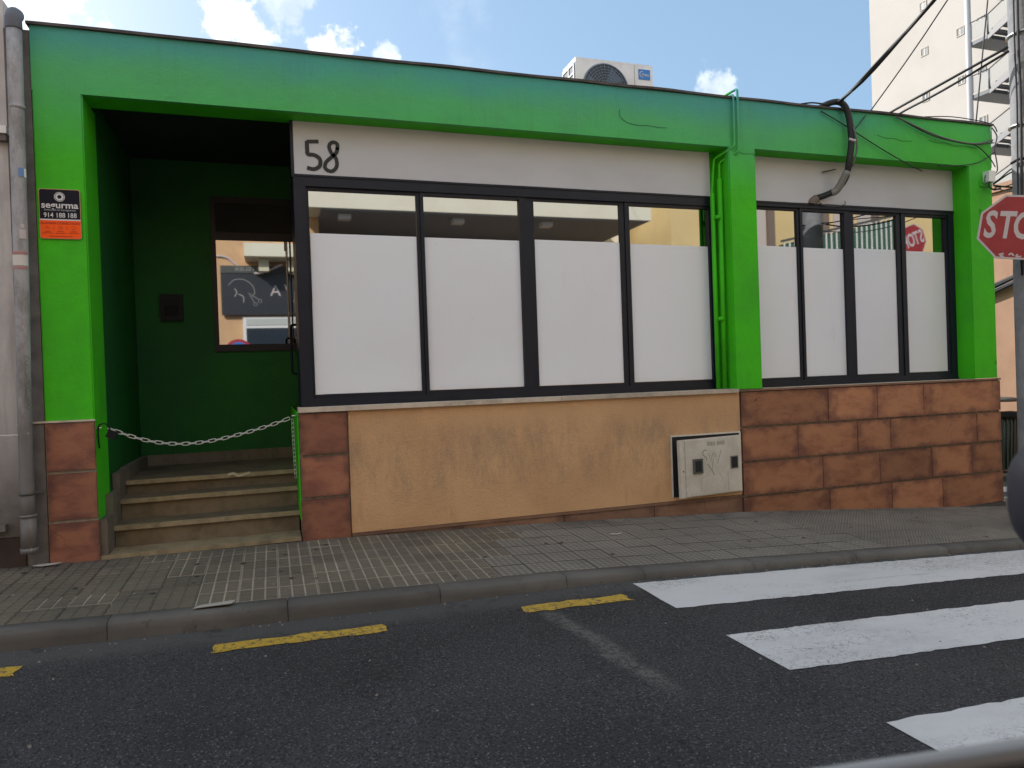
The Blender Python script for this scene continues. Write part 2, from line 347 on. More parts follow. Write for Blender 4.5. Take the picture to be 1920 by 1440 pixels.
def stroke(pts, w, T, h, b=None, sm=4):   # flat ribbon along a 2D polyline laid by T(u,v,w)
    b = b or B(); pts = [Vector((p[0],p[1],0)) for p in pts]
    if sm and len(pts)>2:
        q = []
        for i in range(len(pts)-1):
            p0 = pts[max(i-1,0)]; p1 = pts[i]; p2 = pts[i+1]; p3 = pts[min(i+2,len(pts)-1)]
            for k in range(sm):
                t = k/sm; q.append(.5*((2*p1)+(p2-p0)*t+(2*p0-5*p1+4*p2-p3)*t*t+(3*p1-p0-3*p2+p3)*t**3))
        q.append(pts[-1]); pts = q
    L = []
    for i,p in enumerate(pts):
        d = (pts[min(i+1,len(pts)-1)]-pts[max(i-1,0)]).normalized(); n = Vector((-d.y,d.x,0))*w/2
        L.append((p+n, p-n))
    for i in range(len(L)-1):
        a,c = L[i]; d,e = L[i+1]
        P = [T(c.x,c.y,0),T(e.x,e.y,0),T(d.x,d.y,0),T(a.x,a.y,0)]; Q = [T(c.x,c.y,h),T(e.x,e.y,h),T(d.x,d.y,h),T(a.x,a.y,h)]
        b.hexa(P+Q)
    return b
def text(name, body, size, T3, mat, parent, offset=0, ext=.001, sx=1., align='CENTER'):
    cu = bpy.data.curves.new(name,'FONT'); cu.body = body; cu.size = size; cu.extrude = ext; cu.offset = offset; cu.align_x = align; cu.align_y = 'CENTER'; cu.resolution_u = 3
    tmp = bpy.data.objects.new('tmp', cu); COL.objects.link(tmp); dg = bpy.context.evaluated_depsgraph_get()
    me = bpy.data.meshes.new_from_object(tmp.evaluated_get(dg)); bpy.data.objects.remove(tmp); bpy.data.curves.remove(cu)
    me.transform(T3 @ Matrix.Diagonal((sx,1,1,1))); me.materials.clear()
    return link(me, name, parent, mat)
def facT(x, y, z):   # text frame standing on a wall that faces -y
    return Matrix.Translation((x,y,z)) @ Matrix.Rotation(R(90),4,'X')
def interp(X, Z, x):
    if x <= X[0]: return Z[0]
    for i in range(len(X)-1):
        if x <= X[i+1]: return Z[i]+(Z[i+1]-Z[i])*(x-X[i])/(X[i+1]-X[i])
    return Z[-1]
GX=[-12,-3,-1.3,.6,2.3,4.6,8.4,12,20]; GZ=[-1.25,-1.28,-1.31,-1.325,-1.375,-1.476,-1.755,-2.0,-2.47]
KX=[-12,-1.5,0,1.8,3.4,6.45,8.4,12,20]; KZ=[-1.28,-1.312,-1.355,-1.405,-1.485,-1.64,-1.755,-2.0,-2.47]
RX=[-40,-12,-1.5,-.5,.6,1.3,2.36,4.1,6.3,8.4,12,20,60]; RZ=[-1.40,-1.40,-1.42,-1.452,-1.475,-1.483,-1.503,-1.583,-1.688,-1.80,-2.05,-2.55,-2.7]
gz = lambda x: interp(GX,GZ,x); kz = lambda x: interp(KX,KZ,x); rz = lambda x: interp(RX,RZ,x)
def pav(x, y):      # pavement surface between the facade (y=0) and the kerb back (y=-1.55)
    t = min(max(-y/1.55,0),1.2); return gz(x)*(1-t)+kz(x)*t
def sheet(name, xs, ys, zf, mat, parent=None, kind=None, jag=0):
    b = bmesh.new(); V = [[b.verts.new((x+(random.uniform(-jag,jag) if i in (0,len(xs)-1) else 0), y+(random.uniform(-jag,jag) if j in (0,len(ys)-1) else 0), zf(x,y))) for x in xs] for j,y in enumerate(ys) for i in [0]]
    for j in range(len(ys)-1):
        for i in range(len(xs)-1): b.faces.new((V[j][i],V[j][i+1],V[j+1][i+1],V[j+1][i]))
    me = bpy.data.meshes.new(name); b.to_mesh(me); b.free(); o = link(me, name, parent, mat)
    if kind: o['kind'] = kind
    return o
def frange(a,b,s):
    n = max(1,round((b-a)/s)); return [a+(b-a)*i/n for i in range(n+1)]
# ------------------------------------------------------------------ setting
GROUND = simple('bare_ground', (.16,.14,.12), .95, 0, (.5,(.11,.10,.085)))
sheet('ground', [-400,-100,-40]+RX[1:]+[100,400], [-400,-30,-11,-1.7,0,14,60,400], lambda x,y: rz(x)-.06, GROUND, kind='structure')
roadx = sorted(set(RX+frange(-10,16,.5)))
sheet('road', roadx, [-8.8,-8,-6.5,-5,-4,-3,-2,-1.69], lambda x,y: rz(x), ASPH, kind='structure')
sheet('side_street', sorted(set(frange(9.3,11.6,.4))), [-1.65,0,2,4,8,20,60], lambda x,y: rz(x)+.002, ASPH, kind='structure')
pv = sheet('pavement', frange(-14,9.15,.35), [-1.56,-1.2,-.8,-.4,0,.04], lambda x,y: pav(x,y)-.014, GROOVE, kind='structure')
# tiles: 25 cm, grooved 3x3 on the left, studded on the right
def tile_mesh(kind):
    b = B(); S = .25; g = .003; h = .0
    if kind == 'groove':
        b.box(g,S-g,g,S-g,-.03,0,1); c = (S-2*g)/3
        for i in range(3):
            for j in range(3):
                x0 = g+i*c; y0 = g+j*c; a = .0055; t = .0085
                lo = [(x0+a,y0+a),(x0+c-a,y0+a),(x0+c-a,y0+c-a),(x0+a,y0+c-a)]; hi = [(x0+t,y0+t),(x0+c-t,y0+t),(x0+c-t,y0+c-t),(x0+t,y0+c-t)]
                vl = [b.bm.verts.new((*p,0.0)) for p in lo]; vh = [b.bm.verts.new((*p,.0045)) for p in hi]
                b.bm.faces.new(vh)
                for k in range(4): b.bm.faces.new((vl[k],vl[(k+1)%4],vh[(k+1)%4],vh[k]))
    else:
        n, h, fr = (7,.006,.30) if kind == 'stud' else (5,.0025,.36)
        b.box(g,S-g,g,S-g,-.03,.002,1); c = (S-2*g)/n
        for i in range(n):
            for j in range(n):
                x0 = g+(i+.5)*c; y0 = g+(j+.5)*c
                vl = [b.bm.verts.new((x0+c*fr*1.15*math.cos(q),y0+c*fr*1.15*math.sin(q),.002)) for q in [k*math.pi/3 for k in range(6)]]
                vh = [b.bm.verts.new((x0+c*fr*.8*math.cos(q),y0+c*fr*.8*math.sin(q),.002+h)) for q in [k*math.pi/3 for k in range(6)]]
                b.bm.faces.new(vh)
                for k in range(6): b.bm.faces.new((vl[k],vl[(k+1)%6],vh[(k+1)%6],vh[k]))
    me = b.mesh('tile_'+kind)
    return me
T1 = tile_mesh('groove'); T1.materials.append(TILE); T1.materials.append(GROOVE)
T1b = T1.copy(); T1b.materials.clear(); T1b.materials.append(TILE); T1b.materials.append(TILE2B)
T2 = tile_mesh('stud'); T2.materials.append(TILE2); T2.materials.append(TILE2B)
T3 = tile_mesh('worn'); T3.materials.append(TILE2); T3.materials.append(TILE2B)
for i in range(48):
    for j in range(6):
        x = -2.75+i*.25; y0 = -.255*(j+1)-.01
        xb = 1.95-.12*j
        if x < xb: me = T1b if (x < -1.0+.1*j and noise.noise((x*1.3,y0*2,3))<.35) else T1
        elif x < 4.4+.1*j: me = T3
        else: me = T2
        z = pav(x,y0)-.006; zx = pav(x+.25,y0)-.006; zy = pav(x,y0+.25)-.006
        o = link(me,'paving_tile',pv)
        e1 = Vector((.25,0,zx-z)).normalized(); e2 = Vector((0,.25,zy-z)).normalized(); n3 = e1.cross(e2).normalized(); e2 = n3.cross(e1)
        mw = Matrix((e1,e2,n3)).transposed().to_4x4(); mw.translation = Vector((x+random.uniform(-.0006,.0006),y0,z+random.uniform(-.0015,.0015))); o.matrix_world = mw
# kerb of separate stones
kb = sheet('kerb_bed', frange(-14,9.15,.5), [-1.70,-1.55], lambda x,y: rz(x)-.02, MORTAR, kind='structure')
kxs = [-14,-10,-7,-5,-3.9,-2.9,-1.85,-.95,.05,1.02,1.93,2.55,3.5,4.5,5.5,6.35,7.3,8.2,9.15]
for a,c in zip(kxs[:-1],kxs[1:]):
    b = B(); n = max(2,int((c-a)/.12)); rings = []
    for i in range(n+1):
        x = a+.002+(c-a-.004)*i/n; zt = kz(x)-.002; zb = rz(x)-.05
        w = Vector(noise.noise_vector((x*4,1,2)))*.007
        prof = [(-1.552,zb),(-1.552,zt),(-1.63,zt-.001),(-1.678+w.y*.8,zt-.006+w.z*.7),(-1.694+w.y,zt-.022+w.z),(-1.699+w.y,zt-.06),(-1.706,zb)]
        rings.append([b.bm.verts.new((x,p[0],p[1])) for p in prof])
    for i in range(n):
        for k in range(7):
            f = b.bm.faces.new((rings[i][k],rings[i][(k+1)%7],rings[i+1][(k+1)%7],rings[i+1][k])); f.smooth = k in (1,2,3,4)
    b.bm.faces.new(rings[0][::-1]); b.bm.faces.new(rings[-1]); b.build('kerb_stone', KERB, kb)
# oil spots, gum and grit
b = B()
for k in range(260):
    x = random.uniform(-2.2,8.6); y = random.choice((random.uniform(-1.78,-1.71),random.uniform(-4.2,-1.75),random.uniform(-1.5,-.02))); z = (rz(x) if y < -1.7 else pav(x,y)+.001)
    r = random.uniform(.003,.008); b.hexa([(x-r,y-r*.7,z-.002),(x+r,y-r*.9,z-.002),(x+r*.8,y+r,z-.002),(x-r,y+r*.8,z-.002),(x-r*.6,y-r*.5,z+r),(x+r*.5,y-r*.5,z+r*.8),(x+r*.5,y+r*.6,z+r),(x-r*.6,y+r*.5,z+r*.7)])
o = b.build('grit', simple('grit_stone',(.24,.22,.20),.9)); tag(o, 'loose grit scattered over the road and along the kerb', 'grit', kind='stuff')
b = B()
for k in range(46):
    x = random.uniform(-1.9,8.2); y = random.uniform(-1.5,-.05); r = random.uniform(.010,.020); z = pav(x,y)+.0008
    b.prism([(x+r*(1+.3*math.sin(3*a+k))*math.cos(a),y+r*math.sin(a)) for a in [j*math.pi/5 for j in range(10)]], lambda u,v,w:(u,v,z+w), .0012)
o = b.build('gum_spots', simple('old_gum',(.030,.029,.028),.8)); tag(o, 'flattened dark chewing gum spots on the pavement tiles', 'gum spots', kind='stuff')
# side pavements
box('side_pavement', TILE2, None, 8.40,9.12,.05,40,-2.4,-1.80)['kind'] = 'structure'
box('far_pavement', TILE2, None, 11.62,13.25,-1.0,40,-2.6,-1.93)['kind'] = 'structure'
box('opposite_pavement', TILE2, None, -14,24,-12,-8.8,-2.9,-1.33)['kind'] = 'structure'
# painted markings
zs = lambda x,y: rz(x)+.004
def bar(y0,y1,x1,sk=0):
    return sheet('crosswalk_stripe', frange(2.40,x1,.06), [y0,y0+(y1-y0)/3,y0+(y1-y0)*2/3,y1], zs, WPAINT, None, None, .007)
for y0,y1,lab in ((-2.38,-1.775,'white crosswalk bar nearest the kerb, along the gutter'),(-3.44,-2.90,'middle white crosswalk bar on the dark asphalt, cracked paint'),(-4.52,-4.02,'third white crosswalk bar, cut by the lower right picture edge'),(-5.62,-5.12,'white crosswalk bar out of view beside the car, fourth from the kerb')):
    tag(bar(y0,y1,7.6), lab, 'road marking', 'crosswalk bars')
for x0,x1,lab in ((-.36,.60,'worn yellow dash on the road before the stair entrance, middle one of the row'),(1.47,2.22,'short yellow dash ending beside the crosswalk'),(-2.2,-1.30,'yellow dash at the left edge of the road')):
    o = sheet('yellow_dash', frange(x0,x1,.06), [-2.12,-2.08,-2.03,-1.985], lambda x,y: rz(x)+.004, YPAINT, None, None, .014); tag(o, lab, 'road marking', 'yellow dashes along the kerb')
for k,lab in enumerate(('white crosswalk bar on the side street, nearer one past the corner','white crosswalk bar on the side street, farther one past the corner')):
    o = sheet('crosswalk_stripe', frange(9.34,11.4,.4), [.35+k*.95,.85+k*.95], lambda x,y: rz(x)+.007, WPAINT); tag(o, lab, 'road marking', 'side street crosswalk bars')
# ------------------------------------------------------------------ green building
GB = empty('green_building', (0,0,0), 'single storey bright green shopfront building with white-filmed dark windows', 'building')
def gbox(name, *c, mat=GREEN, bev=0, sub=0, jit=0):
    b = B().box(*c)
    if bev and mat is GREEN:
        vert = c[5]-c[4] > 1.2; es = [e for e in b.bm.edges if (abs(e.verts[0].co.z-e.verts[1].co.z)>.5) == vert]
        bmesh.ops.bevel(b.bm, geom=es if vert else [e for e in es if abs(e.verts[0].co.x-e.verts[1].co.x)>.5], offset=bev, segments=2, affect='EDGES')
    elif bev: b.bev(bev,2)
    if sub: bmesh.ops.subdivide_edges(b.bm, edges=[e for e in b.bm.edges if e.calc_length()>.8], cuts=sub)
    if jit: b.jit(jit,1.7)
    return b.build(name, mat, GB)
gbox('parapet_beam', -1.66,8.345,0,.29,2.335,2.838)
gbox('coping', -1.68,8.37,-.025,.31,2.840,2.862, mat=ROOF, sub=60, jit=.010)
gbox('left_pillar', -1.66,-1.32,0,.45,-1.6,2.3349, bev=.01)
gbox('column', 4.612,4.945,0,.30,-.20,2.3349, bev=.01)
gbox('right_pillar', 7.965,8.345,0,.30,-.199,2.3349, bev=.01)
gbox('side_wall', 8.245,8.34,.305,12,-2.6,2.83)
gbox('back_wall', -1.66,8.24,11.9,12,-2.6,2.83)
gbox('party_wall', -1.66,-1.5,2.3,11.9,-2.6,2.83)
gbox('roof', -1.5,8.24,.30,11.88,2.62,2.70, mat=ROOF)
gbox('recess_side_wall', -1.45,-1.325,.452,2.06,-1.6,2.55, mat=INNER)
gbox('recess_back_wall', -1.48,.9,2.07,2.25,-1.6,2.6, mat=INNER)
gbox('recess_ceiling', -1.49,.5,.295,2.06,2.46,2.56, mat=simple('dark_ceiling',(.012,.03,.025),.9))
gbox('recess_jamb', .252,.40,.30,.95,-1.0,2.45, mat=FRAME)
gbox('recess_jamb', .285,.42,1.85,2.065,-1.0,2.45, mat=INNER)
# dado wall: mortar core + facing
gbox('dado_core', .212,8.33,.012,.34,-2.3,-.232, mat=MORTAR)
gbox('stair_cheek', .200,.2105,.004,2.05,-1.15,-.232)
gbox('render_panel', .625,4.640,-.006,.011,-1.300,-.233, mat=OCHRE, bev=.004)
gbox('render_ledge', .625,4.640,-.014,.0115,-1.330,-1.3015, mat=TERRAL, bev=.004)
# plinth stones under the ledge
xx = [.62,1.62,2.62,3.60,4.640]
for a,c in zip(xx[:-1],xx[1:]):
    B().hexa([(a,-.006,gz(a)-.05),(c-.006,-.006,gz(c)-.05),(c-.006,.01,gz(c)-.05),(a,.01,gz(a)-.05),(a,-.006,-1.332),(c-.006,-.006,-1.332),(c-.006,.01,-1.332),(a,.01,-1.332)]).build('plinth_stone', TERRAL, GB)
def clad(x0,x1,z0,z1,mat=TERRA,zb=None,y=-.021):
    b = B(); q = random.uniform(-.003,.003); y += q; g = .0075
    zl = z0+g if zb is None else zb[0]; zr = z0+g if zb is None else zb[1]
    b.hexa([(x0+g*.5,y,zl),(x1-g*.5,y,zr),(x1-g*.5,.010,zr),(x0+g*.5,.010,zl),(x0+g*.5,y,z1-g),(x1-g*.5,y,z1-g),(x1-g*.5,.010,z1-g),(x0+g*.5,.010,z1-g)])
    b.bev(.0055,2); b.jit(.0012,5.); return b.build('cladding_block', mat, GB)
rows = [(-.598,-.225,[4.652,5.78,6.46,7.14,8.352]),(-.960,-.606,[4.650,5.36,6.17,6.64,7.955,8.353]),(-1.322,-.968,[4.650,5.68,6.47,7.24,7.86,8.354])]
import bisect
for z0,z1,xs in rows:
    for a,c in zip(xs[:-1],xs[1:]): clad(a,c,z0,z1)
xs = [4.648,5.76,6.63,7.39,8.356]
for a,c in zip(xs[:-1],xs[1:]): clad(a,c,0,-1.330,TERRA,(gz(a)-.03,gz(c)-.02) if a<7.3 else (gz(a)-.03,-1.69))
gbox('corner_footing', 7.2,8.365,-.04,.01,-1.9,-1.700, mat=simple('dark_footing',(.06,.06,.06),.8))
box('corner_face', TERRA, GB, 8.342,8.368,.012,.6,-1.9,-.225, bev=.004)
for z0,z1 in ((-.600,-.238),(-.962,-.610)): clad(.218,.617,z0,z1,TERRAD,y=-.022)
clad(.206,.617,0,-.972,TERRAD,(gz(.2)-.02,gz(.6)-.02),y=-.022)
for z0,z1 in ((-.602,-.222),(-.984,-.612)): clad(-1.656,-1.318,z0,z1,TERRAD,y=-.022)
clad(-1.66,-1.312,0,-.994,TERRAD,(gz(-1.6)-.02,gz(-1.3)-.02),y=-.024)
gbox('tile_backing', -1.66,-1.322,-.006,-.001,-1.6,-.222, mat=MORTAR)
gbox('tile_cap', -1.735,-1.315,-.028,-.002,-.221,-.207, mat=SILL)
# sills
sx = [.215,2.62,4.618]
for a,c in zip(sx[:-1],sx[1:]): gbox('sill', a,c-.003,-.045,.33,-.2315,-.193, mat=SILL, bev=.004)
gbox('sill', 4.948,7.962,-.010,.33,-.222,-.2005, mat=SILL, bev=.003); gbox('sill', 4.60,8.352,-.032,-.002,-.2245,-.2045, mat=TERRAL, bev=.003)
# fascia panels
gbox('fascia_panel', .262,4.520,.215,.300,1.868,2.3335, mat=WHITE, bev=.004, sub=10, jit=.003)
gbox('fascia_panel', 4.947,7.963,.215,.300,1.850,2.3335, mat=WHITE, bev=.004, sub=8, jit=.003)
gbox('fascia_edge', .236,.2615,.21,.31,1.84,2.334, mat=FRAME)
gbox('pipe_chase', 4.5215,4.6115,.262,.31,-.19,2.3335)
# number 58 handwritten in black paint
TF = lambda u,v,w: (u,.2135-w,v)
b = stroke([(.378,2.160),(.378,2.08),(.384,2.045),(.44,2.04),(.485,2.005),(.48,1.945),(.43,1.915),(.372,1.925)], .034, TF, .004); stroke([(.376,2.155),(.43,2.160),(.478,2.163)], .032, TF, .0045, b)
b.build('house_number', INK, GB)
stroke([(.638,2.10),(.640,2.15),(.600,2.165),(.568,2.13),(.585,2.07),(.625,2.02),(.628,1.95),(.585,1.905),(.530,1.925),(.535,1.98),(.590,2.035),(.630,2.075),(.640,2.12)], .032, TF, .004).build('house_number', INK, GB)
def window(x0,x1,zb,zt,glass,filmtop,gt,gb_,left_w=None):
    fr = B(); y0,y1 = .212,.300
    fr.box(x0,x1,y0,y1,gt+.028,zt); fr.box(x0,x1,y0,y1,zb,gb_-.035)
    fr.box(x0-.0,glass[0][0]-.022,y0+.0015,y1,gb_-.035,gt+.028); fr.box(glass[-1][1]+.022,x1,y0+.0015,y1,gb_-.035,gt+.028)
    fr.box(x0,x1,y0-.012,y0,zb,zb+.022); fr.box(x0,x1,y0-.008,y0,zt-.02,zt-.004)
    W_ = fr.build('window', FRAME, GB)
    for i,(a,c) in enumerate(glass):
        yy = .228 if i%2 else .240
        s = B(); w = .024
        la = (glass[i-1][1]+a)/2 if i else a-.0235; rc = (c+glass[i+1][0])/2 if i<len(glass)-1 else c+.0235
        la += .0012; rc -= .0012
        s.box(la,a,yy,.285,gb_-.036,gt+.030); s.box(c,rc,yy,.285,gb_-.036,gt+.030); s.box(a,c,yy+.001,.284,gt,gt+.030); s.box(a,c,yy+.001,.284,gb_-.036,gb_)
        s.bev(.0025); s.build('sash', FRAME, W_)
        t = random.uniform(-.003,.003)
        box('pane', GLASS, W_, a-.004,c+.004,.2610+t*.3,.2650+t*.3,gb_-.004,gt+.004)
        ft = filmtop+[.005,-.004,.006,-.008][i%4]
        f = B().hexa([(a+.003,.2565,gb_+.002),(c-.003,.2565,gb_+.002),(c-.003,.2595,gb_+.002),(a+.003,.2595,gb_+.002),(a+.003,.2565,ft+.003),(c-.003,.2565,ft-.003),(c-.003,.2595,ft-.003),(a+.003,.2595,ft+.003)])
        f.build('window_film', FILM, W_)
    return W_
window(.250,4.5205,-.192,1.8665,[(.375,1.340),(1.408,2.356),(2.508,3.446),(3.550,4.498)],1.348,1.735,-.088)
window(4.9465,7.9635,-.199,1.8485,[(5.095,5.652),(5.722,6.308),(6.450,7.085),(7.215,7.852)],1.358,1.765,-.100)
# painted service pipes in the corner of the column
def gp(pts, r, name='wall_pipe'): return B().tube(pts, r, 10, sm=0).build(name, GREEN, GB)
def rounded(pts, rad=.04, n=4):
    o = [Vector(pts[0])]
    for i in range(1,len(pts)-1):
        p = Vector(pts[i]); a = (Vector(pts[i-1])-p).normalized(); c = (Vector(pts[i+1])-p).normalized()
        for k in range(n+1):
            t = k/n; o.append((p+a*rad)*(1-t)**2+p*2*t*(1-t)+(p+c*rad)*t**2)
    o.append(Vector(pts[-1])); return o
gp(rounded([(4.60,.45,2.80),(4.60,.40,2.88),(4.716,-.035,2.935),(4.712,-.035,2.28),(4.575,.12,2.20),(4.560,.12,-.19)],.035), .0135)
gp(rounded([(4.55,.45,2.79),(4.56,.38,2.84),(4.668,-.032,2.875),(4.664,-.032,2.33),(4.52,.13,2.24),(4.497,.15,1.9),(4.497,.15,-.19)],.03), .0115)
gp([(4.5735,.12,2.03),(4.560,.12,-.19)], .026, 'pipe_sleeve'); gp([(4.499,.15,1.88),(4.497,.15,-.19)], .022, 'pipe_sleeve')
for z in (1.62,.55): gp([(4.49,.16,z),(4.60,.12,z)], .012, 'pipe_clip'); gp([(4.535,.12,z-.02),(4.535,.12,z+.02)],.034,'pipe_clip')
# door hung on the right side of the recess + its pull handle; dark window in back wall
D = gbox('door', .262,.300,.96,1.84,-.79,2.05, mat=FRAME)
box('pane', GLASS, D, .256,.2615,1.06,1.74,-.60,1.95)
B().tube(rounded([(.262,1.02,.60),(.205,1.02,.60),(.205,1.02,.12),(.262,1.02,.12)],.03),.013,8,sm=0).build('handle', BLACK, D)
box('lock_plate', STEEL, D, .252,.2615,1.0,1.04,.72,.93)
WB = B(); 
for c in ((-.56,.60,2.045,2.069,.40,.475),(-.56,.60,2.045,2.069,1.615,1.70),(-.56,.60,2.045,2.069,2.02,2.09),(-.56,-.515,2.0455,2.0695,.475,1.615),(-.56,-.515,2.0455,2.0695,1.70,2.02)): WB.box(*c)
WBO = WB.build('window', FRAME, GB)
box('pane', GLASS, WBO, -.516,.60,2.055,2.060,.47,1.62); box('transom_panel', DARKIN, WBO, -.516,.60,2.056,2.062,1.699,2.021)
# stairs
def stair(name, mat, *c, bev=.006, jit=.003):
    b = B().box(*c)
    bmesh.ops.subdivide_edges(b.bm, edges=[e for e in b.bm.edges if e.calc_length()>.8], cuts=12)
    b.jit(jit,5.) ; return b.build(name, mat, GB)
lv = [(-1.285,-.012,.27),(-1.105,.255,.57),(-.928,.548,.83),(-.80,.815,2.069)]
for i,(z,y0,y1) in enumerate(lv):
    x0 = -1.318 if i==0 else -1.262
    stair('tread', NOSE if i==0 else STEP, x0,.199,y0,y1+.02,z-.035,z)
    if i: stair('nosing', NOSE, x0,.1985,y0-.012,y0+.022,z-.037,z+.001,bev=.01)
    stair('riser', STEP, x0+.002,.197,y0+.022,y0+.06,(lv[i-1][0] if i else -1.6),z-.036)
    if i==0: gbox('riser', -1.30,.196,.0,.05,-1.6,-1.322, mat=TERRAL)
for (y0,y1,z1) in ((.006,.255,-1.00),(.257,.545,-.84),(.547,.86,-.70),(.862,1.45,-.685),(1.452,2.05,-.685)):
    gbox('skirting_tile', -1.3185,-1.263,y0,y1-.002,-1.4,z1, mat=SKIRT, bev=.004)
for a in frange(-1.263,.24,.25)[:-1]: gbox('skirting_tile', a,a+.247,2.05,2.068,-.799,-.685, mat=SKIRT)
stroke([(-.41,.0),(-.36,.012),(-.32,-.012),(-.25,.0),(-.22,.010)], .022, lambda u,v,w:(u,.80+v*.3-w,-.81+v), .004).build('tape_patch', simple('beige_tape',(.42,.36,.24),.7), GB)
# roof odds: little wire loop and intercom
B().tube([(5.08,.12,2.86),(5.12,.10,2.90),(5.20,.10,2.905),(5.24,.10,2.885),(5.235,.1,2.85)],.005,6).build('wire_loop', CABLE, GB)
IC = empty('intercom', (-.975,2.05,.88), 'small dark intercom box on the green wall inside the entrance', 'intercom')
bx = B().box(-.11,.11,-.03,.019,-.14,.14).bev(.008).build('housing', DARKIN, IC); box('keypad', BLACK, IC, -.07,.07,-.036,-.031,-.09,.02); box('display', DARKIN, IC, -.07,.07,-.036,-.031,.05,.11)
# wall blemishes: peeling crack lines
def crack(pts, y=-.008): stroke(pts, .004, lambda u,v,w:(u,y-w+.004,v), .0012, sm=3).build('crack', simple('crack_dark',(.03,.09,.05),.9) if 'crack_dark' not in bpy.data.materials else bpy.data.materials['crack_dark'], GB)
crack([(3.36,2.62),(3.36,2.55),(3.42,2.50),(3.47,2.485),(3.56,2.475),(3.68,2.48),(3.80,2.47),(3.88,2.475)])
crack([(6.6,2.60),(6.72,2.575),(6.85,2.58),(6.95,2.56),(7.1,2.572)])
crack([(7.35,2.60),(7.5,2.575),(7.6,2.585),(7.75,2.555),(7.9,2.57),(8.1,2.55)]); crack([(4.74,2.29),(4.8,2.27),(4.9,2.28),(4.94,2.25)])
# ------------------------------------------------------------------ chain across the entrance
CH = empty('barrier_chain', (-1.25,.05,-.28), 'thin steel chain hung across the stair entrance with black padlock', 'chain')
lk = B(); P = []
for k in range(16):
    a = 2*math.pi*k/16; P.append(((.0195 if math.cos(a)>0 else -.0195)+.0125*math.cos(a), .0125*math.sin(a), 0))
P.append(P[0]); lk.tube(P,.0036,6,cap=False,sm=0); LM = lk.mesh('link'); LM.materials.append(STEEL)
def chain(path, step=.050, sc=1.):
    path = [Vector(p) for p in path]; acc = []; 
    for i in range(len(path)-1):
        n = max(1,int((path[i+1]-path[i]).length/.002))
        for k in range(n): acc.append(path[i].lerp(path[i+1],k/n))
    d = 0; last = acc[0]; pts = [acc[0]]
    for p in acc[1:]:
        d += (p-last).length; last = p
        if d >= step: pts.append(p); d = 0
    for i in range(len(pts)-1):
        a,c = pts[i],pts[i+1]; m = (a+c)/2; t = (c-a).normalized(); up = Vector((0,-1,0)) if i%2 else Vector((0,-.25,1))
        n = (up-t*up.dot(t)).normalized(); s_ = n.cross(t)
        o = link(LM,'link',CH); mw = Matrix((t*sc,s_*sc,n*sc)).transposed().to_4x4(); mw.translation = m-CH.location; o.matrix_world = mw; o.parent = CH; o.matrix_basis = mw
        # links alternate by a quarter turn
x0,z0,x1,z1 = -1.235,-.285,.185,-.262; pts = []
for k in range(41):
    t = k/40; x = x0+(x1-x0)*t; pts.append((x,.04+.05*t, z0+(z1-z0)*t-.165*4*t*(1-t)-.02*math.sin(2*math.pi*t)))
chain(pts); chain([(.165,.10,-.29),(.168,.10,-.50),(.175,.10,-.80)], .036, .68)
PL = B().box(-.035,.035,-.02,.02,-.045,.02).bev(.012,2).build('padlock', BLACK, CH); PL.location = (.045,-.015,-.045); PL.rotation_euler = (0,R(25),0)
B().tube([(.03,-.02,-.02),(.0,-.03,.03),(-.045,-.035,.02),(-.055,-.03,-.05),(-.05,-.03,-.16)],.006,6).build('shackle', BLACK, CH)
B().tube([(-.075,-.02,.0),(-.03,-.02,.0)],.008,6).build('wall_hook', STEEL, CH)
B().tube([(1.41,.05,.02),(1.455,.05,.02)],.008,6).build('wall_hook', STEEL, CH)
# ------------------------------------------------------------------ alarm sign
AS = empty('alarm_sign', (-1.498,-.004,1.39), 'black and orange alarm company plate on the left green pillar', 'sign')
def rr(w,h,r,n=5):
    o = []
    for cx,cz,a0 in ((w-r,h-r,0),(-w+r,h-r,90),(-w+r,-h+r,180),(w-r,-h+r,270)):
        for k in range(n+1): a = R(a0+90*k/n); o.append((cx+r*math.cos(a),cz+r*math.sin(a)))
    return o
TS = lambda u,v,w:(u,-.004-w,v)
B().prism(rr(.140,.192,.018),TS,.006).build('plate', simple('plate_edge',(.55,.25,.18),.5), AS)
up = [p for p in rr(.136,.188,.016) if p[1]>0]; B().prism([(.136,-.040)]+up+[(-.136,-.040)],lambda u,v,w:(u,-.0101-w,v),.001).build('upper_panel', DKSIGN, AS)
dn = [p for p in rr(.136,.188,.016) if p[1]<0]; B().prism([(-.136,-.050)]+dn+[(.136,-.050)],lambda u,v,w:(u,-.0101-w,v),.001).build('lower_panel', ORANGE, AS)
B().prism([(-.136,-.0498),(.136,-.0498),(.136,-.0402),(-.136,-.0402)],lambda u,v,w:(u,-.0101-w,v),.001).build('divider', SLET, AS)
fT = lambda x,z: facT(x,-.0125,z)
text('lettering','segurma',.070,fT(0,.066),SLET,AS,.0014,.0006,1.06)
text('lettering','Ewesodas en bantgatmad',.0205,fT(0,.030),simple('sign_grey_letter',(.30,.31,.34),.5),AS,.0003,.0004,1.02)
for w_,x_ in (('914',-.078),('188',.002),('188',.080)): text('lettering',w_,.052,fT(x_,-.012),SLET,AS,.0004,.0006,.86)
text('lettering','ALARMAS CONECTADO',.0235,fT(0,-.072),ODARK,AS,.0004,.0004,1.03)
b = B(); Tt = lambda u,v,w:(u,-.0116-w,v)
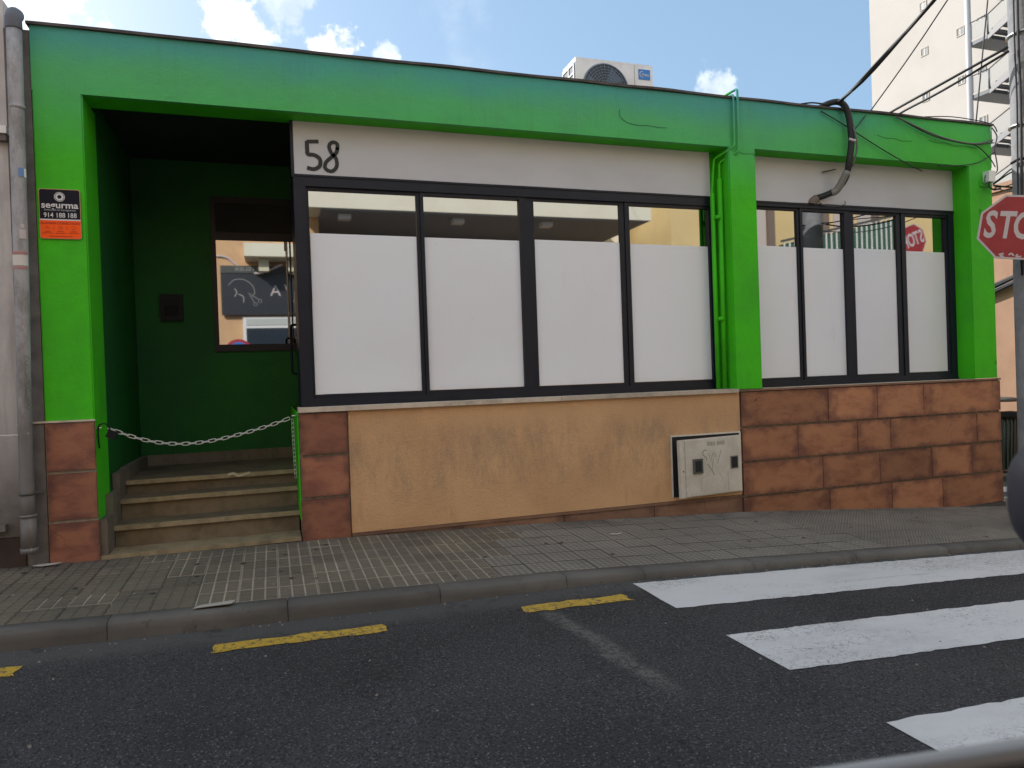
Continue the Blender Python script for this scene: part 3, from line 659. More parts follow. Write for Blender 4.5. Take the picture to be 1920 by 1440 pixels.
def ring(cx,cz,r1,r0,b,f=lambda a:1.):
    n = 28
    for k in range(n):
        a,c = 2*math.pi*k/n,2*math.pi*(k+1)/n
        b.hexa([Tt(cx+r0*f(a)*math.cos(a),cz+r0*f(a)*math.sin(a),0),Tt(cx+r0*f(c)*math.cos(c),cz+r0*f(c)*math.sin(c),0),Tt(cx+r1*math.cos(c),cz+r1*math.sin(c),0),Tt(cx+r1*math.cos(a),cz+r1*math.sin(a),0),Tt(cx+r0*f(a)*math.cos(a),cz+r0*f(a)*math.sin(a),.0006),Tt(cx+r0*f(c)*math.cos(c),cz+r0*f(c)*math.sin(c),.0006),Tt(cx+r1*math.cos(c),cz+r1*math.sin(c),.0006),Tt(cx+r1*math.cos(a),cz+r1*math.sin(a),.0006)])
ring(0,.132,.0365,.0325,b); ring(0,.132,.0285,.0150,b,lambda a:1+.12*math.cos(6*a)); b.build('emblem', SLET, AS)
b = B(); ring(-.088,-.100,.006,.0045,b); ring(0,-.108,.0135,.0115,b); ring(.088,-.104,.0125,.0108,b)
stroke([(-.110,-.112),(-.098,-.108),(-.086,-.112),(-.070,-.109)],.0025,Tt,.0006,b); stroke([(-.006,-.108),(.006,-.108)],.002,Tt,.0006,b); stroke([(.076,-.120),(.1,-.120)],.002,Tt,.0006,b)
for x in (-.045,.043): stroke([(x,-.095),(x,-.121)],.0022,Tt,.0006,b,0)
b.build('icons', ODARK, AS)
for x,w in ((-.088,.062),(0,.052),(.088,.05)):
    for dz in (0,.013):
        text('small_print','conexiones' if dz==0 else 'seguridad a toda hora',.0105 if dz==0 else .0095,fT(x,-.135-dz),ODARK,AS,.0002,.0003,.85)
text('small_print','instalado y protegido a toda hora por central',.0095,fT(0,-.172),ODARK,AS,.0002,.0003,.9)
# ------------------------------------------------------------------ meter cabinet
MC = empty('meter_cabinet', (4.22,-.004,-.95), 'battered off-white meter cabinet in the ochre wall, door ajar with scribbles', 'meter cabinet')
fb = B(); x0,x1,z0,z1 = -.415,.415,-.315,.313
fb.box(x0,x1,-.012,.010,z1-.016,z1); fb.box(x0,x0+.012,-.012,.010,z0,z1-.0165); fb.box(x1-.016,x1,-.016,.010,z0,z1-.0165); fb.build('frame', CABM, MC)
box('cavity', DARKIN, MC, x0+.013,x1-.017,-.006,-.003,z0,z1-.017)
dw,dh = .722,.56
mw = Matrix.Translation((.385,-.012,-.008)) @ Matrix.Rotation(R(4.0),4,'Z') @ Matrix.Rotation(R(-.8),4,'Y')
DO = B().box(-dw-.045,.0,-.030,-.004,-.298,.285).bev(.006,2).build('door', CABM, MC); DO.matrix_basis = mw
B().box(-dw+.025,-.035,-.040,-.0305,-.288,.272).bev(.008,2).build('door_panel', CABM, DO)
B().box(-dw-.035,-dw-.0,-.036,-.0305,-.275,.27).bev(.003).build('hinge_strip', CABM, DO)
B().box(-.61,-.495,-.055,-.0405,-.065,.085).bev(.012,3).build('lock_cover', GREYP, DO); B().box(-.59,-.515,-.0575,-.0553,-.045,.065).bev(.004).build('lock_recess', DARKIN, DO)
B().box(-.145,-.045,-.046,-.0405,-.055,.080).bev(.004).build('socket_rim', simple('worn_rim',(.25,.23,.20),.7), DO); box('socket_hole', DARKIN, DO, -.135,-.055,-.0475,-.0463,-.045,.070)
TD = lambda u,v,w:(u,-.0405-w,v)
b = B(); stroke([(-.435,.165),(-.47,.16),(-.485,.13),(-.46,.10),(-.44,.085),(-.44,.06)],.006,TD,.0008,b); stroke([(-.41,.13),(-.39,.05),(-.36,.13)],.0045,TD,.0008,b,0); stroke([(-.36,.045),(-.335,.13),(-.305,.02),(-.255,.15)],.0045,TD,.0008,b,0); stroke([(-.43,.02),(-.39,-.03),(-.35,-.10)],.006,TD,.0008,b); stroke([(-.365,.04),(-.37,-.04)],.0035,TD,.0008,b,0)
b.build('scribble', PEN, DO)
LS = simple('light_scratch',(.26,.24,.20),.8)
for pts in ([(-.51,-.25),(-.51,-.115),(-.42,-.09)],[(-.29,-.08),(-.24,-.16)],[(-.18,-.08),(-.18,-.27)]): stroke(pts,.003,TD,.0006,None,0).build('scratch', LS, DO)
b = B()
for k in range(12): x = -.42+k*.017+(.02 if k>5 else 0); stroke([(x,.205),(x,.245)],.010,TD,.0006,b,0)
b.build('faded_label', simple('faded_label_grey',(.30,.29,.26),.8), DO)
B().prism([( -.725+.0085*math.cos(a),.0+.0085*math.sin(a)) for a in [k*math.pi/4 for k in range(8)]],lambda u,v,w:(u,-.0362-w,v-.03),.0008).build('key_hole', INK, DO)
# ------------------------------------------------------------------ air conditioner on the roof
AC = empty('air_conditioner', (3.635,.60,2.72), 'cream outdoor air conditioner with round fan grille on the roof edge', 'air conditioner')
B().box(-.46,.46,.0,.34,.06,.655).bev(.022,3).build('casing', ACW, AC)
for sx_ in (-1,1): box('foot', GREYP, AC, sx_*.30-.03,sx_*.30+.03,-.02,.36,0,.058)
b = B(); cx,cz,rr_ = -.115,.345,.268
TG = lambda u,v,w:(u,-.004-w,v)
b.prism([(cx+rr_*math.cos(k*math.pi/24),cz+rr_*math.sin(k*math.pi/24)) for k in range(48)],lambda u,v,w:(u,.0-w,v),.006); b.build('fan_opening', ACD, AC)
FG = B()
for k in range(9):
    r_ = .03+k*.029; FG.tube([(cx+r_*math.cos(a),-.012,cz+r_*math.sin(a)) for a in [j*math.pi/16 for j in range(33)]],.0025,5,cap=False,sm=0)
for k in range(32):
    a = k*math.pi/16; FG.tube([(cx+.03*math.cos(a),-.011,cz+.03*math.sin(a)),(cx+rr_*math.cos(a+.25),-.011,cz+rr_*math.sin(a+.25))],.0018,4,sm=0)
FG.build('fan_grille', ACG, AC)
FG = B().tube([(cx+rr_*math.cos(a),-.004,cz+rr_*math.sin(a)) for a in [j*math.pi/24 for j in range(49)]],.008,6,cap=False,sm=0).build('grille_ring', ACG, AC)
bl = B()
for k in range(3):
    a0 = k*2.094+.4; bl.prism([(cx+.03*math.cos(a0),cz+.03*math.sin(a0)),(cx+.23*math.cos(a0+.1),cz+.23*math.sin(a0+.1)),(cx+.24*math.cos(a0+.9),cz+.24*math.sin(a0+.9)),(cx+.04*math.cos(a0+1.5),cz+.04*math.sin(a0+1.5))],lambda u,v,w:(u,-.0068-w*.1,v),.01)
bl.build('fan_blades', simple('fan_blade_blue',(.09,.14,.22),.5), AC)
box('badge', BLUE, AC, .285,.425,-.006,-.001,.49,.60, bev=.002); text('badge_lettering','Midea',.036,facT(.366,-.008,.540),SLET,AC,.0006,.0006,1.0)
stroke([(.335,.575),(.308,.570),(.298,.545),(.312,.520),(.338,.515)],.007,lambda u,v,w:(u,-.0072-w,v),.0008).build('badge_swoosh', SLET, AC)
box('panel_seam', ACG, AC, .235,.238,-.003,-.0005,.07,.64)
sb = B(); sb.box(-.4655,-.461,.03,.32,.10,.60); sb.build('side_coil', ACD, AC)
for k in range(6): box('side_slat', ACW, AC, -.474,-.466,.02,.33,.11+k*.095,.128+k*.095)
for y in (.03,.165,.315): box('side_post', ACW, AC, -.476,-.4665,y-.008,y+.008,.09,.62)
box('valve_handle', WHITEP, AC, -.485,-.4765,.19,.25,.30,.36)
# ------------------------------------------------------------------ left neighbour and drainpipe
NB = empty('white_building', (-3,0,0), 'grey-white rendered building cut by the left picture edge', 'building')
def nb(name, mat, *c, bev=0): o = box(name, mat, None, *c, bev=bev); o.parent = NB; o.location = (3,0,0); return o
nb('wall', NWALL, -9,-1.835,.03,11,-.30,3.02); nb('lower_wall', NWALL, -9,-1.83,.018,.0295,-1.08,-.303); nb('plinth', simple('dirty_plinth',(.055,.035,.03),.9,0,(5,(.03,.025,.022))), -9,-1.82,.0,.0295,-1.9,-1.085)
nb('ledge', WHITEP, -9,-1.822,-.05,.028,1.98,2.035, bev=.008); nb('ledge_soffit', NDARK, -9,-1.83,-.03,.028,1.93,1.979)
nb('party_strip', NDARK, -1.834,-1.665,.012,.35,-1.9,2.80); nb('lower_pier', NDARK, -1.80,-1.664,-.012,.0115,-1.5,-.225)
for k,(x,z) in enumerate(((-3.2,.4),(-5.2,.4),(-7.2,.4))):
    f = B(); f.box(x-.5,x+.5,.005,.0295,z-.06,z); f.box(x-.5,x-.44,.006,.0295,z,z+1.2); f.box(x+.44,x+.5,.006,.0295,z,z+1.2); f.box(x-.5,x+.5,.0055,.0295,z+1.2,z+1.26)
    w = f.build('window', WHITEP, NB); w.location = (3,0,0); p = box('pane', GLASS, w, x-.44,x+.44,.018,.0285,z,z+1.2)
nb('foot_pipe', PIPE, -2.2,-1.93,-.06,.0,-1.02,-.97, bev=.02)
DP = empty('drainpipe', (-1.74,-.09,-1.25), 'tall dirty grey drainpipe with stickers left of the green front', 'drainpipe')
DP_pts = [(-.01+.0,0,z) for z in (.1,1,2,3,4.05)]
B().tube([(-.03,0,.30),(-.025,0,1.2),(-.008,0,2.4),(.005,0,4.03)],[.048,.048,.050,.052],16).build('pipe', PIPE, DP)
B().tube([(.005,0,4.0),(.004,0,4.07),(.0,.03,4.125),(-.0,.10,4.15)],[.056,.056,.052,.05],16).build('pipe_elbow', simple('dark_elbow',(.10,.11,.13),.6), DP)
B().tube([(-.031,0,.07),(-.030,0,.34)],[.054,.054],16,sm=0).build('pipe_shoe', PIPE, DP)
B().tube([(-.031,0,.33),(-.031,0,.35)],.060,16,sm=0).build('pipe_joint', PIPE, DP); B().tube([(-.031,0,.060),(-.031,0,.10)],.060,16,sm=0).build('pipe_joint', PIPE, DP)
B().tube([(-.030,.0,.495),(-.030,.0,.52)],.0535,16,sm=0).build('bracket', GREYP, DP); B().tube([(-.03,.02,.507),(.06,.05,.507)],.008,6).build('bracket_bolt', GREYP, DP)
B().tube([(.004,0,3.40),(.004,0,3.43)],.0545,16,sm=0).build('bracket', PIPE, DP)
def stick(a0,a1,z0,z1,mat,r=.0525,xo=0,name='sticker'):
    b = B(); n = 8; L = []
    for k in range(n+1):
        a = R(a0+(a1-a0)*k/n); L.append([b.bm.verts.new((xo+rr_*math.sin(a),-rr_*math.cos(a),z)) for rr_ in (r,r+.002) for z in (z0,z1)])
    for k in range(n):
        p,q = L[k],L[k+1]; b.bm.faces.new((p[2],q[2],q[3],p[3])); b.bm.faces.new((p[0],p[1],q[1],q[0])); b.bm.faces.new((p[1],p[3],q[3],q[1])); b.bm.faces.new((p[0],q[0],q[2],p[2]))
    b.bm.faces.new((L[0][0],L[0][2],L[0][3],L[0][1])); b.bm.faces.new((L[-1][0],L[-1][1],L[-1][3],L[-1][2])); return b.build(name, mat, DP)
stick(15,55,2.885,2.950,simple('sticker_blue',(.12,.24,.50),.5),.0522,-.004); stick(56,80,2.885,2.95,WHITEP,.0522,-.004)
stick(-60,70,2.22,2.30,simple('sticker_white',(.60,.58,.56),.6),.0518,-.010); stick(-60,68,2.305,2.325,simple('sticker_red',(.42,.20,.20),.6),.0518,-.010); stick(-60,68,2.195,2.213,bpy.data.materials['sticker_red'],.0518,-.010)
stick(10,60,2.42,2.49,OLDW,.0520,-.008); stick(20,45,2.50,2.53,OLDW,.0518,-.008)
b = B()
for z,s_ in ((1.55,1),(1.47,-1),(1.38,1),(1.30,-1),(1.22,1)): b.tube([(.005,-.0515,z),(.018+.012*s_,-.046,z-.03),(.0,-.052,z-.06),(.02,-.047,z-.08)],.0022,4)
b.build('graffiti', PEN, DP)
# litter scraps at the foot
def scrap(pts, x, y, z, mat, label, cat, name): 
    o = B().prism(pts,lambda u,v,w:(u+w*.3,v,w+.02*abs(u)*4),.004).build(name, mat); o.location = (x,y,z); tag(o,label,cat)
scrap([(-.09,-.01),(-.03,-.03),(.06,-.02),(.10,.01),(.02,.025),(-.05,.03)],-1.66,-.10,gz(-1.66)+.008,simple('crumpled_plastic',(.45,.44,.42),.6),'crumpled pale wrapper lying under the drainpipe mouth','litter','wrapper')
scrap([(-.06,-.005),(.0,-.02),(.05,-.012),(.055,.0),(.0,.0),(-.03,.018)],2.86,-.62,pav(2.86,-.62)+.006,OLDW,'small curled white paper scrap on the pavement below the ochre wall','litter','paper_scrap')
scrap([(-.10,-.03),(.12,-.03),(.14,.03),(-.06,.03)],-.40,-1.60,kz(-.4)+.002,simple('pale_stain_paper',(.36,.34,.31),.8),'flat pale paper scrap on the kerb edge before the stairs','litter','paper_scrap')
# ------------------------------------------------------------------ cables on the facade
def cable(name, pts, r, label, mat=CABLE, sm=5, group='cables on the corner of the green building', cat='cable', seg=8):
    o = B().tube(pts, r, seg, sm=sm).build(name, mat); return tag(o, label, cat, group)
hp = [(5.86,.30,2.80),(5.87,.05,2.875),(6.02,-.05,2.905),(6.115,-.075,2.79),(6.155,-.075,2.50),(6.135,-.05,2.25),(6.15,.02,2.10),(6.10,.10,1.99),(5.98,.16,1.93),(5.875,.205,1.90)]
H = cable('cable_conduit', hp, .034, 'thick black hose of bundled cables looping over the parapet onto the white panel')
def child(o, pts, r, name, mat, sm=4): q = B().tube(pts, r, 8, sm=sm).build(name, mat, o); return q
child(H,[(6.145,-.02,2.17),(6.10,.09,1.99),(6.04,.13,1.955)],.040,'tape_wrap',simple('silver_tape',(.20,.20,.18),.5)); child(H,[(5.90,.195,1.905),(5.85,.212,1.865),(5.84,.214,1.84)],.046,'foam_plug',simple('foam_brown',(.17,.14,.12),.9))
child(H,[(6.12,-.08,2.50),(6.16,-.115,2.47),(6.19,-.09,2.50)],.014,'tape_wrap',OLDW); child(H,[(6.15,-.115,2.62),(6.19,-.115,2.4),(6.17,-.06,2.2)],.010,'side_cable',GREYCAB)
for k,(dx,dz,r) in enumerate(((0,0,.017),(.03,.01,.013),(-.03,-.01,.011))):
    pts = [(6.02+dx,-.05,2.90+dz),(5.95+dx*math.cos(2),-.6,3.03+dz),(6.08+dx,-1.6,3.64+dz),(6.12-dx,-2.4,4.3+dz),(6.05,-4,5.6),(5.9,-7,7.6)]
    cable('overhead_cable', pts, r, ('thickest strand of the twisted black cable rising from the parapet','second strand of the twisted cable rising from the parapet','thin strand twisted round the rising cable')[k], group='twisted cable from the parapet')
cable('overhead_cable', [(6.55,.10,2.84),(6.505,-1.,3.60),(6.3,-3,5.1),(6,-6,7.4)], .007, 'single thin black wire slanting up from the parapet before the white tower', group='wires over the street')
pt = [(6.96,-1.27,3.02),(6.7,-1.05,2.95),(6.6,-.6,2.86),(6.6,-.1,2.86)]
cable('overhead_cable', [(6.98,-1.25,3.08),(6.80,-.6,2.93),(6.78,.0,2.865),(6.74,.3,2.80)], .014, 'upper of two black cables from the parapet to the concrete pole', group='cables to the pole')
cable('overhead_cable', [(6.99,-1.25,3.04),(6.88,-.6,2.895),(6.92,.0,2.865),(6.95,.3,2.80)], .013, 'lower of two black cables from the parapet to the concrete pole', group='cables to the pole')
cable('overhead_cable', [(9.02,.8,2.6),(9.124,.8,3.227),(9.405,.8,4.903),(9.7,.8,6.7)], .009, 'thin wire rising steeply in front of the outside staircase', group='wires over the street')
# slack wires along the beam
for pts,r,lab,mt_ in (
    ([(5.80,-.02,2.80),(6.05,-.03,2.69),(6.30,-.03,2.58),(6.62,-.03,2.44),(6.95,-.03,2.31),(7.3,.05,2.25)],.006,'thin wire crossing behind the hose down to the white panel',CABLE),
    ([(6.18,-.05,2.58),(6.30,-.03,2.68),(6.42,-.02,2.80)],.006,'short wire from the hose up to the coping',CABLE),
    ([(6.17,-.05,2.47),(6.27,-.03,2.52)],.005,'short wire stub beside the hose',CABLE),
    ([(6.85,-.03,2.82),(7.15,-.04,2.72),(7.5,-.045,2.63),(7.85,-.045,2.59),(8.1,-.04,2.60),(8.33,-.03,2.66)],.010,'thick slack cable sagging under the coping at the right corner',GREYCAB),
    ([(6.95,-.03,2.78),(7.3,-.035,2.66),(7.6,-.045,2.60),(8.0,-.04,2.58),(8.33,-.05,2.62)],.006,'thin slack cable sagging just below the thick one',CABLE),
    ([(7.8,-.04,2.59),(8.05,-.04,2.57),(8.25,-.04,2.45),(8.34,-.05,2.33)],.006,'wire curving down the right pillar towards the junction box',CABLE),
    ([(7.45,-.03,2.30),(7.8,-.04,2.32),(8.1,-.04,2.38),(8.36,-.04,2.52)],.006,'wire bowing low over the right pillar head',CABLE),
    ([(8.30,-.05,2.80),(8.38,-.05,2.70),(8.34,-.05,2.55),(8.36,-.06,2.30),(8.28,-.06,2.24)],.007,'wire hanging at the very corner above the junction box',GREYCAB),
    ([(7.3,-.01,2.862),(7.7,.0,2.90),(8.1,.0,2.89),(8.35,-.02,2.85),(8.40,-.04,2.76)],.006,'loose wire lying in an arch along the coping',CABLE),
    ([(5.55,.0,2.0+.86),(5.70,-.02,2.88),(5.9,-.03,2.87)],.009,'cable stub lying on the coping beside the hose',CABLE),
    ([(5.90,.205,1.90),(5.98,.18,1.83),(6.15,.17,1.82),(6.28,.18,1.85),(6.29,.19,1.89)],.005,'thin grey wire dangling from the foam plug on the white panel',GREYCAB),
    ([(5.98,.19,2.20),(6.15,.16,2.235)],.006,'short black wire sticking out left of the hose',CABLE)):
    cable('slack_wire', pts, r, lab, mt_)
JB = empty('junction_box', (8.245,-.04,2.21), 'small white junction box with wires on the corner pillar', 'junction box')
B().box(-.05,.05,-.04,.04,-.065,.065).bev(.008).build('box', WHITEP, JB); B().tube([(-.02,-.02,-.065),(-.03,-.02,-.12),(.04,-.03,-.16),(.12,-.05,-.14)],.010,6).build('wire', CABLE, JB); B().tube([(-.05,0,.02),(-.08,0,-.04),(-.05,-.02,-.12),(.02,-.03,-.15)],.006,6).build('wire', GREYCAB, JB)
for z in (2.13,1.80): 
    o = box('bracket_plate', GREEN, None, 8.13,8.33,-.012,-.001,z-.03,z+.03, bev=.003); tag(o, 'green painted bracket plate on the corner pillar, '+('just under the junction box' if z>2 else 'lower one above the stop sign'),'bracket','bracket plates')
for k,(pts,r) in enumerate((([(8.28,-.07,2.10),(7.95,-.6,1.93),(7.55,-1.0,1.92),(7.15,-1.25,2.05)],.010),([(8.30,-.07,2.08),(8.0,-.5,1.99),(7.5,-1.0,2.0),(7.15,-1.22,1.93)],.007),([(8.29,-.06,2.12),(7.8,-.6,2.06),(7.4,-1.0,1.98),(7.15,-1.2,2.0)],.008),([(8.29,-.06,2.13),(7.9,-.5,2.10),(7.5,-1.0,2.15),(7.10,-1.2,2.45)],.007),([(8.3,-.06,2.07),(8.1,-.5,1.9),(7.7,-.9,1.83),(7.2,-1.2,1.90)],.006))):
    cable('slack_wire', pts, r, ('thick sagging wire from the junction box to the pole','thin wire to the pole just above the stop sign','middle wire of the tangle between box and pole','uppermost wire of the tangle, rising up the pole','lowest wire of the tangle above the stop sign')[k], [CABLE,GREYCAB,CABLE,CABLE,GREYCAB][k], group='tangled wires between pillar and pole')
# ------------------------------------------------------------------ concrete pole + stop sign
CP = empty('concrete_pole', (7.215,-1.25,gz(7.15)), 'grey concrete utility pole with steel bands at the right picture edge', 'pole')
B().tube([(0,0,-.2),(0,0,2),(0,0,4.5),(0,0,8.6)],[.165,.155,.14,.12],20).build('shaft', CONC, CP)
for z in (3.98,4.88,5.6): B().tube([(0,0,z),(0,0,z+.018)],.1615,20,sm=0).build('steel_band', STEEL, CP)
for dx,dy,r in ((-.158,-.055,.012),(-.163,-.02,.008)): B().tube([(dx,dy,.9+1.6),(dx-.02,dy,3.3),(dx,dy,4.2),(dx-.01,dy,4.8),(dx,dy,6.2),(dx,dy,8.3)],r,7).build('riser_cable', CABLE, CP)
B().tube([(-.13,-.10,3.62),(-.17,-.04,3.64),(-.17,.05,3.62)],.014,8).build('cable_clamp', BLACK, CP)
for z in (2.4,3.1,3.9): B().tube([(-.152,-.05,z),(-.162,-.05,z+.005)],.014,6,sm=0).build('bolt', INK, CP)
def stop_sign(c, Hh, Vv, Nn, label, pole=True, full=True):
    S = empty('stop_sign', c, label, 'sign')
    def T(u,v,w): return Hh*u+Vv*v-Nn*w
    def octa(a): t = a*math.tan(R(22.5)); return [(a,-t),(a,t),(t,a),(-t,a),(-a,t),(-a,-t),(-t,-a),(t,-a)]
    B().prism(octa(.300),T,.004).build('plate', simple('sign_grey_edge',(.38,.36,.35),.5) if 'sign_grey_edge' not in bpy.data.materials else bpy.data.materials['sign_grey_edge'], S)
    B().prism(octa(.297),lambda u,v,w:T(u,v,w+.0042),.0012).build('border', OLDW, S)
    B().prism(octa(.281),lambda u,v,w:T(u,v,w+.0056),.0012).build('red_face', REDS, S)
    m = Matrix((Hh,Vv,-Nn)).transposed().to_4x4(); m.translation = -Nn*.0085
    for ch,x in (('S',-.205),('T',-.075),('O',.065),('P',.205)): text('letter',ch,.350,m@Matrix.Translation((x,.005,0)),OLDW,S,.0085,.0008,.62)
    b = B().box(-.05,.05,.0,.12,-.10,-.06).box(-.05,.05,0,.12,.06,.10); o = b.build('bracket', STEEL, S); mm = Matrix((Hh,Nn,Vv)).transposed().to_4x4(); mm.translation = Nn*.001; o.matrix_basis = mm
    return S,T
Hh = Vector((.6986,-.6958,-.1669)).normalized(); Vv = Vector((.104,-.132,.9858)); Vv = (Vv-Hh*Vv.dot(Hh)).normalized(); Nn = Vv.cross(Hh)
S1,TT = stop_sign((6.7245,-1.464,1.2577), Hh, Vv, Nn, 'faded red STOP sign, tilted, fixed to the concrete pole')
b = B()
for pts in ([(-.10,-.262),(-.065,-.250),(-.085,-.272),(-.055,-.278)],[(-.02,-.262),(.0,-.245),(.02,-.268)],[(.05,-.25),(.04,-.272),(.08,-.27)]): stroke(pts,.014,lambda u,v,w:TT(u,v,w+.0069),.0008,b)
b.build('sticker_remains', OLDW, S1)
# ------------------------------------------------------------------ white tower and outside staircase
TW = empty('white_tower', (40,0,0), 'tall cream-white tower block with a blank side wall behind the green building', 'building')
box('wall', CREAM, TW, .0,22,2,32.75,-4,40)
def win(y,z,w=.42,h=.42):
    f = B(); x = -.02; f.box(x-.02,.0-.001,y-w/2-.05,y-w/2,z-h/2,z+h/2); f.box(x-.02,-.001,y+w/2,y+w/2+.05,z-h/2,z+h/2); f.box(x-.02,-.001,y-w/2-.05,y+w/2+.05,z+h/2,z+h/2+.05); f.box(x-.02,-.001,y-w/2-.05,y+w/2+.05,z-h/2-.05,z-h/2)
    o = f.build('window', simple('window_surround',(.50,.46,.40),.7) if 'window_surround' not in bpy.data.materials else bpy.data.materials['window_surround'], TW); box('pane', simple('dull_pane',(.16,.16,.16),.3) if 'dull_pane' not in bpy.data.materials else bpy.data.materials['dull_pane'], o, -.012,-.002,y-w/2+.001,y+w/2-.001,z-h/2,z+h/2)
    box('mullion', WHITEP, o, -.02,-.0125,y-.02,y+.02,z-h/2,z+h/2)
for k in range(-1,7):
    z = 16.86+2.9*(k-1)
    win(28.5,z); win(26.0,z+.1); win(24.7,z+.12)
    for y in (18,12,6): win(y,z+.1,1.0,1.1)
ES = empty('outside_staircase', (37,0,0), 'grey steel outside staircase in front of the white tower', 'staircase')
B().tube([(0,23.1,-3),(0,23.1,34)],.15,12,sm=0).build('post', simple('post_pale',(.55,.55,.57),.5), ES); B().tube([(0,17.2,-3),(0,17.2,34)],.15,12,sm=0).build('post', bpy.data.materials['post_pale'], ES)
def rail(p,q,h=1.05,x=0):   # sloping rail with mesh infill between two (y,z) points
    b = B(); b.tube([(x,p[0],p[1]+h),(x,q[0],q[1]+h)],.035,6,sm=0)
    n = max(1,int(abs(q[0]-p[0])/1.1))
    for k in range(n+1): t = k/n; y = p[0]+(q[0]-p[0])*t; z = p[1]+(q[1]-p[1])*t; b.tube([(x,y,z),(x,y,z+h)],.03,6,sm=0)
    b.build('railing', STAIRM, ES)
    B().hexa([(x-.006,p[0],p[1]+.12),(x-.006,q[0],q[1]+.12),(x+.006,q[0],q[1]+.12),(x+.006,p[0],p[1]+.12),(x-.006,p[0],p[1]+h-.1),(x-.006,q[0],q[1]+h-.1),(x+.006,q[0],q[1]+h-.1),(x+.006,p[0],p[1]+h-.1)]).build('mesh_panel', STAIRL, ES)
for k in range(-4,4):
    z = 17.3+2.9*k
    box('landing', STAIRM, ES, 0,2.9,22.0,23.1,z,z+.20); box('landing', STAIRM, ES, 0,2.9,17.2,18.4,z+1.45,z+1.65)
    for (xa,xb,ya,yb,za,zb) in ((.05,1.35,22.0,18.4,z+.1,z+1.55),(1.55,2.85,18.4,22.0,z+1.55,z+3.0)):
        for xs_ in (xa,xb): B().hexa([(xs_-.04,ya,za-.16),(xs_+.04,ya,za-.16),(xs_+.04,yb,zb-.16),(xs_-.04,yb,zb-.16),(xs_-.04,ya,za+.16),(xs_+.04,ya,za+.16),(xs_+.04,yb,zb+.16),(xs_-.04,yb,zb+.16)]).build('stringer', simple('stringer_pale',(.26,.26,.265),.5) if 'stringer_pale' not in bpy.data.materials else bpy.data.materials['stringer_pale'], ES)
        for j in range(8):
            t = (j+.5)/8; y = ya+(yb-ya)*t; zz = za+(zb-za)*t+.06; box('tread', STAIRM, ES, xa+.041,xb-.041,y-.20,y+.20,zz,zz+.06)
    rail((23.05,z+.2),(22.0,z+.2)); rail((21.95,z+.2),(18.4,z+1.62)); rail((18.35,z+1.65),(17.25,z+1.65)); rail((18.4,z+1.65),(21.95,z+3.05),x=1.5)
    B().tube([(0.0,23.1,z+1.25),(2.9,23.1,z+1.25)],.035,6,sm=0).build('railing', STAIRM, ES)
# ------------------------------------------------------------------ salmon house, bin
SH = empty('salmon_house', (13.2,0,0), 'salmon rendered house across the side street behind the pole', 'building')
box('wall', SALMON, SH, 0,8,-3,14,-2.6,3.2); box('cornice', SALMON, SH, -.06,8.1,-3.1,14.1,3.205,3.35)
box('base_band', SALMON, SH, -.03,-.001,-3,14,-2.6,-1.35)
for y,z in ((7,.2),(10,.2)):
    f = B(); f.box(-.05,-.001,y-.6,y-.54,z-.7,z+.9); f.box(-.05,-.001,y+.54,y+.6,z-.7,z+.9); f.box(-.05,-.0015,y-.54,y+.54,z+.84,z+.9); w = f.build('window', WHITEP, SH); box('shutter', GREYP, w, -.03,-.002,y-.54,y+.54,z-.7,z+.84)
cb = B()
for k in range(4): cb.tube([(-.10-.02*k,1.5,1.95-.07*k),(-.12,3.0,1.62-.05*k+.03*(k%2)),(-.1,4.5,1.28-.05*k),(-.08,7.5,1.0-.04*k)],.035-.005*(k%2),6)
o = cb.build('cable_bundle', CABLE, None); o.location = (13.2,0,0); tag(o,'sagging bundle of black cables across the salmon house wall','cable')
BN = empty('litter_bin', (12.02,2.80,-1.93), 'dark slatted litter bin with black bag and lid behind the corner', 'litter bin')
b = B().tube([(0,0,.06),(0,0,1.0)],[.21,.25],20,sm=0).build('body', BIN, BN)
for k in range(24):
    a = 2*math.pi*k/24; B().hexa([((.215)*math.cos(a+d),(.215)*math.sin(a+d),.07) for d in (-.05,.05)]+[(.232*math.cos(a+d),.232*math.sin(a+d),.07) for d in (.05,-.05)]+[((.255)*math.cos(a+d),(.255)*math.sin(a+d),.98) for d in (-.05,.05)]+[(.270*math.cos(a+d),.270*math.sin(a+d),.98) for d in (.05,-.05)]).build('slat', BIN, BN)
bg_ = B().tube([(0,0,.93),(0,0,1.0),(0,0,1.045),(0,0,1.02)],[.275,.29,.275,.22],18,sm=2); bg_.jit(.02,9.); bg_.build('bag', BLACK, BN)
B().tube([(0,0,1.23),(0,0,1.27),(0,0,1.30)],[.29,.30,.20],20,sm=0).build('lid', GREYP, BN); B().tube([(.0,.27,0),(.0,.27,1.25)],.02,8,sm=0).build('post', GREYP, BN); B().tube([(0,0,1.30),(0,.12,1.32)],.03,8,sm=0).build('lid_knob', GREYP, BN)
o = box('notice', WHITEP, BN, -.262,-.258,-.14,-.07,.62,.72)
